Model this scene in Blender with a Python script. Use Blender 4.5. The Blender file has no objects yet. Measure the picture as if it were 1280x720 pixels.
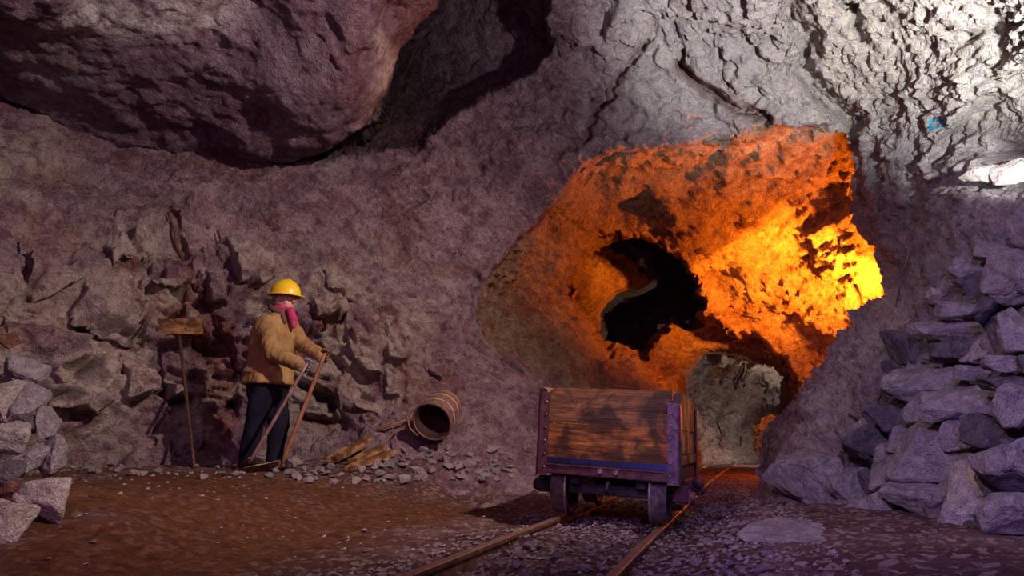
import bpy, bmesh, math, random
import numpy as np
from mathutils import Vector, Matrix, Euler, Quaternion

SC = bpy.context.scene
COL = SC.collection
F = 800.0                      # focal length in pixels of the 1280 px wide frame
PITCH = math.atan(0.25)
CAMZ = 0.5
CP, SP = math.cos(PITCH), math.sin(PITCH)
rnd = random.Random(7)

# ------------------------------------------------------------------ camera
cd = bpy.data.cameras.new('camera'); cam = bpy.data.objects.new('camera', cd); COL.objects.link(cam)
cd.sensor_width = 36.0; cd.lens = 36.0 * F / 1280.0; cd.clip_end = 200; cd.clip_start = 0.05
cam.location = (0, 0, CAMZ); cam.rotation_euler = (math.pi/2 + PITCH, 0, 0)
SC.camera = cam
SC.view_settings.view_transform = 'Standard'; SC.view_settings.look = 'None'
SC.view_settings.gamma = 1.0; SC.view_settings.use_curve_mapping = False
SC.view_settings.exposure = -0.18

def unp(px, py, Y):
    """world point seen at photo position (px, py) at forward distance Y (arrays allowed)"""
    a = (np.asarray(px, float) - 640) / F; b = (360 - np.asarray(py, float)) / F
    ry = CP - b*SP; rz = SP + b*CP
    t = Y / ry
    return np.stack([a*t, ry*t, CAMZ + rz*t], -1)
def at(px, py, Y):
    p = unp(px, py, Y); return Vector((float(p[0]), float(p[1]), float(p[2])))
def proj(p):
    x, y, z = p[0], p[1], p[2]-CAMZ
    d = y*CP + z*SP; v = -y*SP + z*CP
    return 640 + F*x/d, 360 - F*v/d

# ------------------------------------------------------------------ noise
def _h(ix, iy, iz, s):
    M = np.uint32
    h = (ix.astype(np.int64)*73856093) ^ (iy.astype(np.int64)*19349663) ^ (iz.astype(np.int64)*83492791) ^ (s*2654435761 & 0x7fffffff)
    h = (h & 0xffffffff).astype(np.uint32)
    h ^= h >> M(16); h *= M(0x7feb352d); h ^= h >> M(15); h *= M(0x846ca68b); h ^= h >> M(16)
    return h
def _u(h): return h.astype(np.float64) / 4294967295.0
def perlin(p, seed=0):
    i = np.floor(p).astype(np.int64); f = p - i
    u = f*f*f*(f*(f*6-15)+10)
    out = 0
    for dx in (0, 1):
        wx = u[..., 0] if dx else 1-u[..., 0]
        for dy in (0, 1):
            wy = u[..., 1] if dy else 1-u[..., 1]
            for dz in (0, 1):
                wz = u[..., 2] if dz else 1-u[..., 2]
                h = _h(i[..., 0]+dx, i[..., 1]+dy, i[..., 2]+dz, seed)
                a = _u(h)*2*np.pi; c = _u(h*np.uint32(747796405)+np.uint32(12345))*2-1
                s = np.sqrt(np.maximum(0, 1-c*c))
                out = out + wx*wy*wz*(s*np.cos(a)*(f[..., 0]-dx)+s*np.sin(a)*(f[..., 1]-dy)+c*(f[..., 2]-dz))
    return out*1.6
def fbm(p, octv=4, seed=0, gain=.5, lac=2.03):
    o = 0; a = 1
    for k in range(octv):
        o = o + a*perlin(p, seed+k*17); p = p*lac+5.2; a *= gain
    return o
def ridged(p, octv=4, seed=0, gain=.5):
    o = 0; a = 1
    for k in range(octv):
        o = o + a*(0.5-np.abs(perlin(p, seed+k*13))); p = p*2.07+3.1; a *= gain
    return o
def warp(p, amt, sc, seed):
    return p + amt*np.stack([perlin(p*sc, seed), perlin(p*sc+31.7, seed+1), perlin(p*sc-17.3, seed+2)], -1)
def facets(p, seed=0, tilt=.7, off=.25, K=26.0):
    """broken rock: every cell is its own tilted plane, steep but unbroken steps between; returns height, crack distance (cell units)"""
    i = np.floor(p).astype(np.int64)
    f1 = np.full(p.shape[:-1], 9.0); f2 = f1.copy(); num = np.zeros_like(f1); den = num+1e-30
    for dx in (-1, 0, 1):
        for dy in (-1, 0, 1):
            for dz in (-1, 0, 1):
                cx, cy, cz = i[..., 0]+dx, i[..., 1]+dy, i[..., 2]+dz
                h = _h(cx, cy, cz, seed)
                r1 = _u(h); r2 = _u(h*np.uint32(2891336453)+np.uint32(1)); r3 = _u(h*np.uint32(747796405)+np.uint32(77))
                vx = p[..., 0]-cx-r1; vy = p[..., 1]-cy-r2; vz = p[..., 2]-cz-r3
                d = np.sqrt(vx*vx+vy*vy+vz*vz)
                hh = (vx*(r2*2-1)+vy*(r3*2-1)+vz*(r1*2-1))*tilt*1.6 + (_u(h ^ np.uint32(0x5bd1e995))-.5)*off*2
                w = np.exp(-K*d); num += w*hh; den += w
                m = d < f1
                f2 = np.where(m, f1, np.minimum(f2, d)); f1 = np.where(m, d, f1)
    return num/den, f2-f1
def sstep(a, b, x):
    t = np.clip((x-a)/(b-a), 0, 1); return t*t*(3-2*t)
def tps(ctrl):
    c = np.array(ctrl, float); q = c[:, :2]/400.0; n = len(q)
    def U(r2): return np.where(r2 > 1e-12, r2*np.log(np.maximum(r2, 1e-12)), 0)
    K = U(((q[:, None]-q[None])**2).sum(-1)) + np.eye(n)*0.004
    P = np.c_[np.ones(n), q]
    A = np.zeros((n+3, n+3)); A[:n, :n] = K; A[:n, n:] = P; A[n:, :n] = P.T
    w = np.linalg.solve(A, np.r_[c[:, 2], 0, 0, 0])
    def f(px, py):
        x = np.asarray(px, float)/400; y = np.asarray(py, float)/400
        o = w[n]+w[n+1]*x+w[n+2]*y
        for k in range(n): o = o + w[k]*U((x-q[k, 0])**2+(y-q[k, 1])**2)
        return o
    return f
def sdpoly(px, py, poly):
    """signed distance (px), positive inside"""
    d = np.full(px.shape, 1e9); ins = np.zeros(px.shape, bool); n = len(poly)
    for k in range(n):
        ax, ay = poly[k]; bx, by = poly[(k+1) % n]
        ex, ey = bx-ax, by-ay
        t = np.clip(((px-ax)*ex+(py-ay)*ey)/(ex*ex+ey*ey+1e-9), 0, 1)
        d = np.minimum(d, (px-ax-t*ex)**2+(py-ay-t*ey)**2)
        c = ((ay > py) != (by > py)) & (px < ex*(py-ay)/(ey if abs(ey) > 1e-9 else 1e-9)+ax)
        ins ^= c
    d = np.sqrt(d); return np.where(ins, d, -d)
def dline(px, py, pts):
    d = np.full(px.shape, 1e9)
    for (ax, ay), (bx, by) in zip(pts[:-1], pts[1:]):
        ex, ey = bx-ax, by-ay
        t = np.clip(((px-ax)*ex+(py-ay)*ey)/(ex*ex+ey*ey+1e-9), 0, 1)
        d = np.minimum(d, (px-ax-t*ex)**2+(py-ay-t*ey)**2)
    return np.sqrt(d)
def blob(px, py, cx, cy, rx, ry, rot=0):
    c, s = math.cos(math.radians(rot)), math.sin(math.radians(rot))
    u = (px-cx)*c+(py-cy)*s; v = -(px-cx)*s+(py-cy)*c
    return np.exp(-((u/rx)**2+(v/ry)**2))

# ------------------------------------------------------------------ meshes / objects
def mesh_np(name, V, Q, mat, smooth=True, attrs=None):
    me = bpy.data.meshes.new(name)
    me.vertices.add(len(V)); me.vertices.foreach_set('co', np.asarray(V, np.float32).ravel())
    k = Q.shape[1]
    me.loops.add(Q.size); me.loops.foreach_set('vertex_index', Q.astype(np.int32).ravel())
    me.polygons.add(len(Q)); me.polygons.foreach_set('loop_start', np.arange(0, Q.size, k, dtype=np.int32))
    me.polygons.foreach_set('loop_total', np.full(len(Q), k, np.int32))
    if attrs:
        for an, av in attrs.items():
            at_ = me.attributes.new(an, 'FLOAT', 'POINT'); at_.data.foreach_set('value', np.asarray(av, np.float32))
    me.update(calc_edges=True); me.validate()
    me.polygons.foreach_set('use_smooth', np.full(len(me.polygons), smooth))
    if mat: me.materials.append(mat)
    return me
def link(name, me, parent=None, kind=None, label=None, cat=None, group=None):
    o = bpy.data.objects.new(name, me); COL.objects.link(o)
    if parent is not None: o.parent = parent
    tag(o, label, cat, group, kind)
    return o
def tag(o, label=None, cat=None, group=None, kind=None):
    if label: o['label'] = label
    if cat: o['category'] = cat
    if group: o['group'] = group
    if kind: o['kind'] = kind
    return o
def empty(name, loc, label, cat, group=None, rot=(0, 0, 0)):
    o = bpy.data.objects.new(name, None); COL.objects.link(o)
    o.location = loc; o.rotation_euler = rot; o.empty_display_size = .1
    return tag(o, label, cat, group)
def take(M, keep):
    """compact a face subset"""
    V, Q, A = M
    Q = Q[keep]; u, inv = np.unique(Q, return_inverse=True)
    return V[u], inv.reshape(Q.shape), {k: a[u] for k, a in A.items()}
def bm_obj(name, bm, mat, parent=None, smooth=False, **kw):
    me = bpy.data.meshes.new(name)
    bmesh.ops.recalc_face_normals(bm, faces=bm.faces[:])
    bm.to_mesh(me); bm.free()
    if smooth:
        me.polygons.foreach_set('use_smooth', np.full(len(me.polygons), True))
    if isinstance(mat, (list, tuple)):
        for m in mat: me.materials.append(m)
    elif mat: me.materials.append(mat)
    return link(name, me, parent, **kw)

# ------------------------------------------------------------------ materials
def nmat(name):
    m = bpy.data.materials.new(name); m.use_nodes = True
    nt = m.node_tree; nt.nodes.clear()
    out = nt.nodes.new('ShaderNodeOutputMaterial'); b = nt.nodes.new('ShaderNodeBsdfPrincipled')
    nt.links.new(b.outputs[0], out.inputs[0])
    return m, nt, b
def N(nt, t, **kw):
    n = nt.nodes.new(t)
    for k, v in kw.items(): setattr(n, k, v)
    return n
def noise_n(nt, vec, scale, detail=6, rough=.6, dist=0):
    n = N(nt, 'ShaderNodeTexNoise'); n.inputs['Scale'].default_value = scale; n.inputs['Detail'].default_value = detail
    n.inputs['Roughness'].default_value = rough; n.inputs['Distortion'].default_value = dist
    nt.links.new(vec, n.inputs['Vector']); return n.outputs['Fac']
def ramp_n(nt, fac, stops, interp='LINEAR'):
    r = N(nt, 'ShaderNodeValToRGB'); r.color_ramp.interpolation = interp
    while len(r.color_ramp.elements) < len(stops): r.color_ramp.elements.new(.5)
    for e, (p, c) in zip(r.color_ramp.elements, stops):
        e.position = p; e.color = (c if len(c) == 4 else (*c, 1)) if hasattr(c, '__len__') else (c, c, c, 1)
    nt.links.new(fac, r.inputs[0]); return r.outputs[0]
def mix_n(nt, fac, a, b, mode='MIX'):
    m = N(nt, 'ShaderNodeMix', data_type='RGBA', blend_type=mode)
    for sock, v in ((m.inputs[0], fac), (m.inputs[6], a), (m.inputs[7], b)):
        if hasattr(v, 'is_output') or isinstance(v, bpy.types.NodeSocket): nt.links.new(v, sock)
        elif hasattr(v, '__len__'): sock.default_value = (*v[:3], 1)
        else: sock.default_value = v
    return m.outputs[2]
def math_n(nt, op, a, b=0.0, clamp=False):
    m = N(nt, 'ShaderNodeMath', operation=op, use_clamp=clamp)
    for s, v in ((m.inputs[0], a), (m.inputs[1], b)):
        if isinstance(v, bpy.types.NodeSocket): nt.links.new(v, s)
        else: s.default_value = v
    return m.outputs[0]
def bump_n(nt, b, h, strength=.5, dist=.02):
    n = N(nt, 'ShaderNodeBump'); n.inputs['Strength'].default_value = strength; n.inputs['Distance'].default_value = dist
    nt.links.new(h, n.inputs['Height']); nt.links.new(n.outputs[0], b.inputs['Normal'])
def coord(nt, scale=(1, 1, 1), rot=(0, 0, 0), obj=False):
    if obj: s = N(nt, 'ShaderNodeTexCoord').outputs['Object']
    else: s = N(nt, 'ShaderNodeNewGeometry').outputs['Position']
    mp = N(nt, 'ShaderNodeMapping'); mp.inputs['Scale'].default_value = scale; mp.inputs['Rotation'].default_value = rot
    nt.links.new(s, mp.inputs['Vector']); return mp.outputs[0]
def attr(nt, name):
    a = N(nt, 'ShaderNodeAttribute', attribute_name=name); return a.outputs['Fac']

def rock_mat(name, dark, mid, light, iron=(.16, .05, .03), pale=(.62, .52, .42), bump=.6, bscale=1.0, obj=False, aniso=(1, 1, 1), rot=(0, 0, 0), attrs=True, rough=.85, vein=.0, second=None):
    m, nt, b = nmat(name)
    v = coord(nt, aniso, rot, obj)
    n1 = noise_n(nt, v, 1.3*bscale, 8, .65, .6); n2 = noise_n(nt, v, 9*bscale, 8, .7, .3); n3 = noise_n(nt, v, 46*bscale, 5, .7)
    f = math_n(nt, 'ADD', math_n(nt, 'MULTIPLY', n1, .55), math_n(nt, 'MULTIPLY', n2, .45))
    c = ramp_n(nt, f, [(.38, dark), (.49, mid), (.60, light)])
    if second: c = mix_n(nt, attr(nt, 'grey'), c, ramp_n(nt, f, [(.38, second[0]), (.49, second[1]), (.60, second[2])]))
    pn = noise_n(nt, v, 4.3*bscale, 7, .7, 1.0)
    c = mix_n(nt, ramp_n(nt, pn, [(.53, 0.0), (.57, .35)]), c, tuple(min(1, x*1.35+.03) for x in light))
    c = mix_n(nt, ramp_n(nt, pn, [(.38, .45), (.43, 0.0)]), c, (dark[0]*1.05, dark[1]*.75, dark[2]*.75))
    c = mix_n(nt, ramp_n(nt, n3, [(.35, .5), (.55, 0.0)]), c, (.10, .07, .07))
    if attrs:
        pa = math_n(nt, 'MULTIPLY', attr(nt, 'pale'), ramp_n(nt, n2, [(.36, 0.15), (.56, 1.0)]))
        c = mix_n(nt, pa, c, pale)
        ia = math_n(nt, 'MULTIPLY', attr(nt, 'iron'), ramp_n(nt, n2, [(.30, 1.0), (.62, .35)]))
        c = mix_n(nt, ia, c, iron)
    if vein:
        w = ramp_n(nt, noise_n(nt, v, 2.2*bscale, 5, .55, 1.2), [(.47, 0.0), (.5, 1.0), (.53, 0.0)])
        c = mix_n(nt, math_n(nt, 'MULTIPLY', w, vein), c, pale)
    nt.links.new(c, b.inputs['Base Color']); b.inputs['Roughness'].default_value = rough
    b.inputs['Specular IOR Level'].default_value = .25
    vo = N(nt, 'ShaderNodeTexVoronoi', feature='F1'); vo.inputs['Scale'].default_value = 16*bscale
    vw = N(nt, 'ShaderNodeVectorMath', operation='ADD'); nn = N(nt, 'ShaderNodeTexNoise'); nn.inputs['Scale'].default_value = 6*bscale
    nt.links.new(v, nn.inputs['Vector'])
    sc_ = N(nt, 'ShaderNodeVectorMath', operation='SCALE'); sc_.inputs['Scale'].default_value = .25/bscale
    nt.links.new(nn.outputs['Color'], sc_.inputs[0]); nt.links.new(v, vw.inputs[0]); nt.links.new(sc_.outputs[0], vw.inputs[1])
    nt.links.new(vw.outputs[0], vo.inputs['Vector'])
    v2 = N(nt, 'ShaderNodeTexVoronoi', feature='F1'); v2.inputs['Scale'].default_value = 41*bscale; nt.links.new(vw.outputs[0], v2.inputs['Vector'])
    n4 = noise_n(nt, v, 130*bscale, 4, .75)
    rid = math_n(nt, 'ABSOLUTE', math_n(nt, 'SUBTRACT', noise_n(nt, vw.outputs[0], 3.2*bscale, 9, .72, .2), .5))
    h = math_n(nt, 'ADD', math_n(nt, 'MULTIPLY', vo.outputs['Distance'], .45), math_n(nt, 'MULTIPLY', v2.outputs['Distance'], .28))
    h = math_n(nt, 'ADD', h, math_n(nt, 'MULTIPLY', n2, 1.3)); h = math_n(nt, 'ADD', h, math_n(nt, 'MULTIPLY', n3, .6)); h = math_n(nt, 'ADD', h, math_n(nt, 'MULTIPLY', n4, .30))
    h = math_n(nt, 'ADD', h, math_n(nt, 'MULTIPLY', rid, 2.2))
    bump_n(nt, b, h, min(1, bump*1.5), .085/bscale)
    return m
def simple_mat(name, c1, c2, scale=8, rough=.7, metal=0, bump=.2, aniso=(1, 1, 1), obj=True, spec=.4, lo=.35, hi=.65):
    m, nt, b = nmat(name); v = coord(nt, aniso, obj=obj)
    n = noise_n(nt, v, scale, 6, .65, .3)
    nt.links.new(ramp_n(nt, n, [(lo, c1), (hi, c2)]), b.inputs['Base Color'])
    b.inputs['Roughness'].default_value = rough; b.inputs['Metallic'].default_value = metal
    b.inputs['Specular IOR Level'].default_value = spec
    if bump: bump_n(nt, b, noise_n(nt, v, scale*4, 5, .7), bump, .01)
    return m
# ================================================================== CAVE SHELL
MAT_W = rock_mat('cave_wall_rock', (.15, .075, .105), (.33, .205, .255), (.55, .40, .43), iron=(.27, .075, .03), pale=(.76, .67, .56), vein=.25, second=((.28, .235, .265), (.47, .42, .45), (.64, .60, .60)))
MAT_C = rock_mat('ceiling_rock', (.14, .08, .125), (.28, .18, .25), (.43, .32, .40), pale=(.85, .84, .82), vein=.12)
MAT_R = rock_mat('right_wall_rock', (.28, .235, .265), (.47, .42, .45), (.64, .60, .60), pale=(.86, .86, .84))
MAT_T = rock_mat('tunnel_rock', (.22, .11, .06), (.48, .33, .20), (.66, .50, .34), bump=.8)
MAT_G = rock_mat('grey_tunnel_rock', (.15, .11, .11), (.40, .34, .32), (.66, .58, .54), bscale=.6, bump=.8)

def sheet(ctrl, box, step, holes=(), lines=(), disp=None, feats=None, cutd=9, jit=5, seed=1):
    """a rock surface through the control points, holes get a lip that turns back into the rock"""
    x0, y0, x1, y1 = box
    xs = np.arange(x0, x1+step, step); ys = np.arange(y0, y1+step, step)
    if x1-x0 > 1200:      # finer where the photo looks, coarser out to the sides
        xs = np.r_[np.arange(x0, -40, 6.0), np.arange(-40, min(x1, 1320), step), np.arange(1320, x1+6, 6.0)] if x1 > 1320 else np.r_[np.arange(x0, -40, 6.0), np.arange(-40, x1, step)]
        ys = np.r_[np.arange(y0, -40, 6.0), np.arange(-40, y1, step)]
    X, Yp = np.meshgrid(xs, ys)
    D = tps(ctrl)(X, Yp)
    P0 = unp(X, Yp, D)
    jx = jit*perlin(P0*3.1, seed+5)+.5*jit*perlin(P0*9.1, seed+6)
    keep = np.ones(X.shape, bool)
    for poly, drop, wid, cut in holes:
        s = sdpoly(X, Yp, poly)+jx
        D = D + (drop(X, Yp) if callable(drop) else drop)*np.clip(sstep(0, wid, s), 0, 1)
        if cut: keep &= s < wid+step
    for pts, amp, w in lines:
        d = dline(X+jx*1.5, Yp+jx*1.5, pts); D = D + amp*np.exp(-(d/w)**2)
    if feats: D = D + feats(X, Yp, P0)
    P = unp(X, Yp, D)
    gu = np.gradient(unp(X, Yp, tps(ctrl)(X, Yp)), axis=1); gv = np.gradient(P0, axis=0)
    n = np.cross(gu, gv); n /= np.linalg.norm(n, axis=-1, keepdims=True)+1e-12
    vd = P-np.array([0, 0, CAMZ]); sgn = np.sign((n*vd).sum(-1)); n = n*(-sgn)[..., None]
    # keep the push mostly towards the open cave
    h = disp(P, X, Yp) if disp else 0
    P = P + n*h[..., None] if disp else P
    H, W = X.shape
    idx = np.arange(H*W).reshape(H, W)
    Q = np.stack([idx[:-1, :-1], idx[1:, :-1], idx[1:, 1:], idx[:-1, 1:]], -1).reshape(-1, 4)
    k = keep.ravel()
    Q = Q[k[Q].all(1)]
    cen = (X.ravel()[Q].mean(1), Yp.ravel()[Q].mean(1))
    return P.reshape(-1, 3), Q, X, Yp, cen, P0

def rot_scale(p, rz, ry, s):
    M = (Matrix.Rotation(math.radians(rz), 3, 'Z') @ Matrix.Rotation(math.radians(ry), 3, 'Y'))
    return (p @ np.array(M)) * np.array(s)

# ---- main wall round the big arch --------------------------------------------
ARCH = [(588, 402), (600, 352), (640, 300), (690, 252), (722, 205), (765, 186), (850, 176), (905, 165), (960, 152), (1030, 146), (1066, 141),
        (1084, 170), (1090, 205), (1088, 250), (1100, 286), (1121, 318), (1131, 350), (1132, 382), (1102, 405), (1066, 440), (1030, 485),
        (1000, 525), (972, 556), (966, 592), (960, 640), (700, 640), (700, 560), (690, 500), (640, 462), (606, 432)]
HOLLOW = [(548, -80), (545, 8), (510, 40), (492, 90), (470, 150), (420, 178), (345, 206), (400, 208), (455, 200), (520, 186), (558, 160),
          (600, 130), (640, 108), (672, 90), (690, 62), (693, 20), (700, -80)]
W_CTRL = [(-350, -350, 5.2), (0, -350, 5.4), (400, -350, 5.2), (700, -350, 4.8), (1000, -350, 4.0), (1400, -350, 2.7), (1650, -350, 2.3),
    (-350, 100, 5.2), (-350, 400, 4.2), (-350, 700, 3.6),
    (0, 0, 6.6), (0, 130, 6.3), (0, 260, 5.5), (0, 400, 5.0), (0, 520, 4.9), (0, 620, 4.7),
    (120, 180, 7.0), (120, 300, 6.1), (120, 420, 5.75), (120, 540, 5.6), (120, 620, 5.3),
    (220, 0, 7.4), (240, 220, 7.1), (240, 320, 6.5), (240, 420, 6.35), (240, 540, 6.3), (240, 600, 6.0),
    (360, 215, 7.7), (360, 320, 7.0), (360, 420, 6.75), (360, 540, 6.65), (360, 600, 6.2),
    (460, 60, 8.6), (460, 205, 7.9), (460, 320, 7.4), (460, 420, 7.0), (460, 540, 6.7), (470, 600, 6.0),
    (560, 165, 7.8), (560, 280, 7.6), (560, 400, 7.4), (560, 500, 7.0), (570, 560, 6.6), (570, 620, 5.6),
    (620, 130, 7.6), (640, 240, 7.6), (600, 380, 7.7), (630, 470, 7.6), (650, 540, 7.3), (650, 600, 6.2), (690, 620, 6.4),
    (690, 60, 7.2), (700, 0, 6.4), (720, 180, 7.5), (780, 60, 6.9), (820, 150, 7.2), (850, 0, 6.0), (900, 100, 6.9), (940, 60, 6.3),
    (960, 140, 6.8), (1000, 0, 5.1), (1060, 120, 6.4), (1100, 60, 5.3), (1150, 0, 4.2), (1100, 200, 6.4), (1130, 280, 6.2), (1125, 350, 6.4),
    (1200, 60, 4.5), (1180, 160, 5.1), (1280, 0, 3.4), (1260, 120, 4.1), (1230, 190, 4.6), (1400, 0, 2.8), (1400, 200, 3.4), (1650, 0, 2.4), (1650, 300, 2.5),
    (1180, 260, 5.1), (1280, 230, 4.4), (1150, 330, 5.4), (1150, 390, 5.2), (1220, 330, 4.3), (1280, 320, 3.9),
    (1110, 400, 5.9), (1060, 460, 5.9), (1010, 530, 5.9), (975, 575, 5.9), (985, 640, 5.2), (960, 660, 5.3),
    (1100, 480, 5.1), (1060, 560, 5.2), (1060, 640, 4.75), (1180, 420, 4.5), (1280, 420, 3.5), (1180, 540, 4.2), (1280, 540, 3.25),
    (1100, 660, 4.3), (1200, 660, 3.6), (1280, 660, 3.0), (1280, 760, 2.7), (1450, 500, 2.6), (1450, 760, 2.3), (1650, 500, 2.2), (1650, 760, 2.0), (1100, 760, 3.7),
    (-100, 760, 3.4), (300, 700, 4.4), (600, 700, 4.4)]
SLABS = [([(105, 352), (178, 345), (184, 392), (172, 430), (128, 398), (104, 398)], .20), ([(186, 330), (238, 325), (250, 352), (205, 366), (186, 358)], .14), ([(282, 300), (350, 318), (345, 345), (300, 352)], .14),
    ([(388, 366), (430, 376), (426, 400), (392, 400)], .16), ([(250, 310), (275, 330), (290, 372), (262, 376)], .14), ([(430, 410), (470, 425), (478, 462), (455, 464), (436, 440)], .14), ([(480, 420), (518, 440), (508, 448), (486, 445)], .10),
    ([(20, 296), (100, 306), (104, 350), (40, 362)], .14), ([(150, 440), (190, 430), (200, 490), (160, 502)], .12), ([(60, 452), (112, 440), (148, 470), (120, 524), (70, 505)], .14), ([(370, 466), (430, 480), (425, 520), (380, 518)], .12),
    ([(480, 452), (502, 450), (500, 492), (482, 488)], .10), ([(130, 300), (190, 290), (196, 322), (140, 334)], .12), ([(205, 430), (236, 436), (244, 490), (212, 500)], .12), ([(262, 470), (300, 466), (306, 500), (268, 512)], .10),
    ([(400, 330), (450, 350), (446, 372), (405, 362)], .12), ([(530, 420), (560, 440), (556, 470), (532, 460)], .08), ([(206, 505), (250, 500), (256, 560), (215, 566)], .12), ([(440, 490), (480, 500), (476, 522), (446, 520)], .08)]
def w_feats(X, Y, P):
    d = 0*X
    # overhanging dark pocket in the fractured face behind the figure
    d += .20*sstep(0, 10, sdpoly(X, Y, [(232, 352), (268, 372), (290, 420), (302, 470), (300, 520), (290, 566), (262, 556), (250, 505), (262, 455), (236, 420), (200, 422), (196, 400), (228, 392)])+4*perlin(P*5, 9))
    d += .12*sstep(0, 8, sdpoly(X, Y, [(104, 396), (130, 398), (168, 425), (172, 432), (140, 428), (108, 410)]))
    d += .10*sstep(0, 8, sdpoly(X, Y, [(392, 398), (425, 402), (420, 425), (398, 420)]))
    d += .10*sstep(0, 8, sdpoly(X, Y, [(455, 462), (475, 462), (478, 488), (458, 482)]))
    d += .14*sstep(0, 12, sdpoly(X, Y, [(505, 445), (512, 470), (508, 500), (500, 490)]))
    # slabs that stand proud and overhang at their lower edge
    for pl, am in SLABS:
        am = am*1.5; ys = [q[1] for q in pl]; g = np.clip((Y-min(ys))/(max(ys)-min(ys)), 0, 1)
        d -= am*(.25+.75*g)*sstep(-1, 4, sdpoly(X, Y, pl)+3*perlin(P*6, 77))
    # the bare pillar right of the arch stands proud
    d -= .25*blob(X, Y, 1112, 250, 22, 95)
    # shaded cove under the bright ceiling on the right
    d += .45*sstep(0, 22, sdpoly(X, Y, [(1290, 62), (1225, 110), (1180, 160), (1160, 200), (1165, 222), (1210, 205), (1290, 200), (1500, 200), (1500, 62)])+6*perlin(P*4, 12))
    # ledge carrying the white boulder
    d -= .35*sstep(0, 22, Y-226)*sstep(1150, 1215, X)*sstep(330, 270, Y)
    # rounded rolls on the slope left of the arch
    d += .12*np.sin((X*.6+Y*.8)/34+1.5*perlin(P*1.1, 4))*blob(X, Y, 520, 330, 160, 150)
    d += .24*sstep(0, 25, sdpoly(X, Y, [(1052, 585), (1075, 530), (1110, 470), (1130, 425), (1180, 375), (1230, 310), (1500, 290), (1500, 720), (1200, 700), (1100, 670), (1040, 640)]))
    return d
def w_disp(P, X, Y):
    blocky = np.clip(blob(X, Y, 150, 440, 260, 170)+blob(X, Y, 430, 430, 120, 90)*.8+blob(X, Y, 20, 560, 120, 90), 0, 1)*sstep(650, 560, X)
    sharp = np.clip(sstep(560, 760, X)*sstep(330, 120, Y)+sstep(1040, 1100, X)*sstep(420, 300, Y)*.6, 0, 1)
    right = sstep(960, 1040, X)*sstep(330, 420, Y)
    p = warp(P, .25, 1.3, 3)
    h = .12*fbm(p*.9, 3, 1)
    pr = rot_scale(warp(P, .05, 2, 8), 28, 24, (1.7, 2.1, 3.3)); fa, ca = facets(pr, 11, .8, .45)
    fb, cb = facets(pr*3.1+.7, 12, .8, .4)
    h = h+blocky*(.30*fa-.02*np.exp(-(ca/.03)**2)+.12*fb-.006*np.exp(-(cb/.04)**2))
    fe, ce = facets(pr*9.3, 13, .8, .4); h = h+(.012+.008*blocky)*fe
    ps = rot_scale(warp(P, .05, 2, 14), 20, 40, (2.2, 2.2, 4.6))
    fc, cc = facets(ps, 21, .8, .4); fd, cd_ = facets(ps*2.9+.4, 22, .8, .4)
    rw = sstep(940, 1060, X); g1, k1 = facets(rot_scale(P, 35, -30, (2.0, 2.6, 3.2)), 23, .8, .3); g2, k2 = facets(rot_scale(P, 35, -30, (7, 8, 11)), 24, .8, .4); fc = fc*(1-rw)+g1*rw; cc = cc*(1-rw)+k1*rw; fd = fd*(1-rw)+g2*rw
    h = h+sharp*((.12-.07*rw)*fc-.012*np.exp(-(cc/.04)**2)+(.055-.02*rw)*fd+.02*fb)
    soft = np.clip(1-blocky-sharp, 0, 1)
    st = rot_scale(P, 10, 48, (1.4, 1.4, 6.5))
    h = h+soft*(.05*ridged(st*1.1, 4, 31)+.05*fbm(P*3.2, 4, 33)+.018*fb)
    h = h+right*(.06*fa+.03*fb)
    h = h+.010*fbm(P*14, 4, 41, .6)+.008*fd
    return h
cracks = [([(852, 84), (880, 108), (915, 132), (960, 150)], .35, 5), ([(700, 200), (735, 160), (760, 120), (800, 60), (815, 30)], .16, 4), ([(590, 215), (640, 180), (690, 150)], .14, 5),
          ([(985, 5), (1008, 45), (1004, 90), (1038, 125), (1076, 148)], .42, 13), ([(1030, -5), (1060, 20), (1078, 48)], .25, 8), ([(842, 28), (858, 60), (852, 84)], .22, 6), ([(1098, 128), (1112, 165)], .25, 9), ([(1130, 215), (1180, 160), (1228, 108), (1290, 64)], .10, 6), ([(210, 262), (225, 310), (245, 352)], .15, 5),
          ([(590, 345), (586, 400), (600, 430), (640, 465), (700, 500)], .15, 7), ([(0, 120), (80, 150), (180, 190), (340, 212)], .12, 14),
          ([(1200, 60), (1240, 40), (1290, 20)], .1, 3), ([(1060, 150), (1075, 180)], .2, 8), ([(900, 60), (905, 90), (920, 115)], .12, 4)]
V, Q, X, Yp, cen, P0 = sheet(W_CTRL, (-350, -350, 1650, 770), 1.7, [(ARCH, lambda x, y: .8-.6*sstep(960, 1050, x), 20, True), (HOLLOW, 1.6, 14, False)], cracks, w_disp, w_feats)
PF = P0.reshape(-1, 3); xf, yf = X.ravel(), Yp.ravel()
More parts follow.
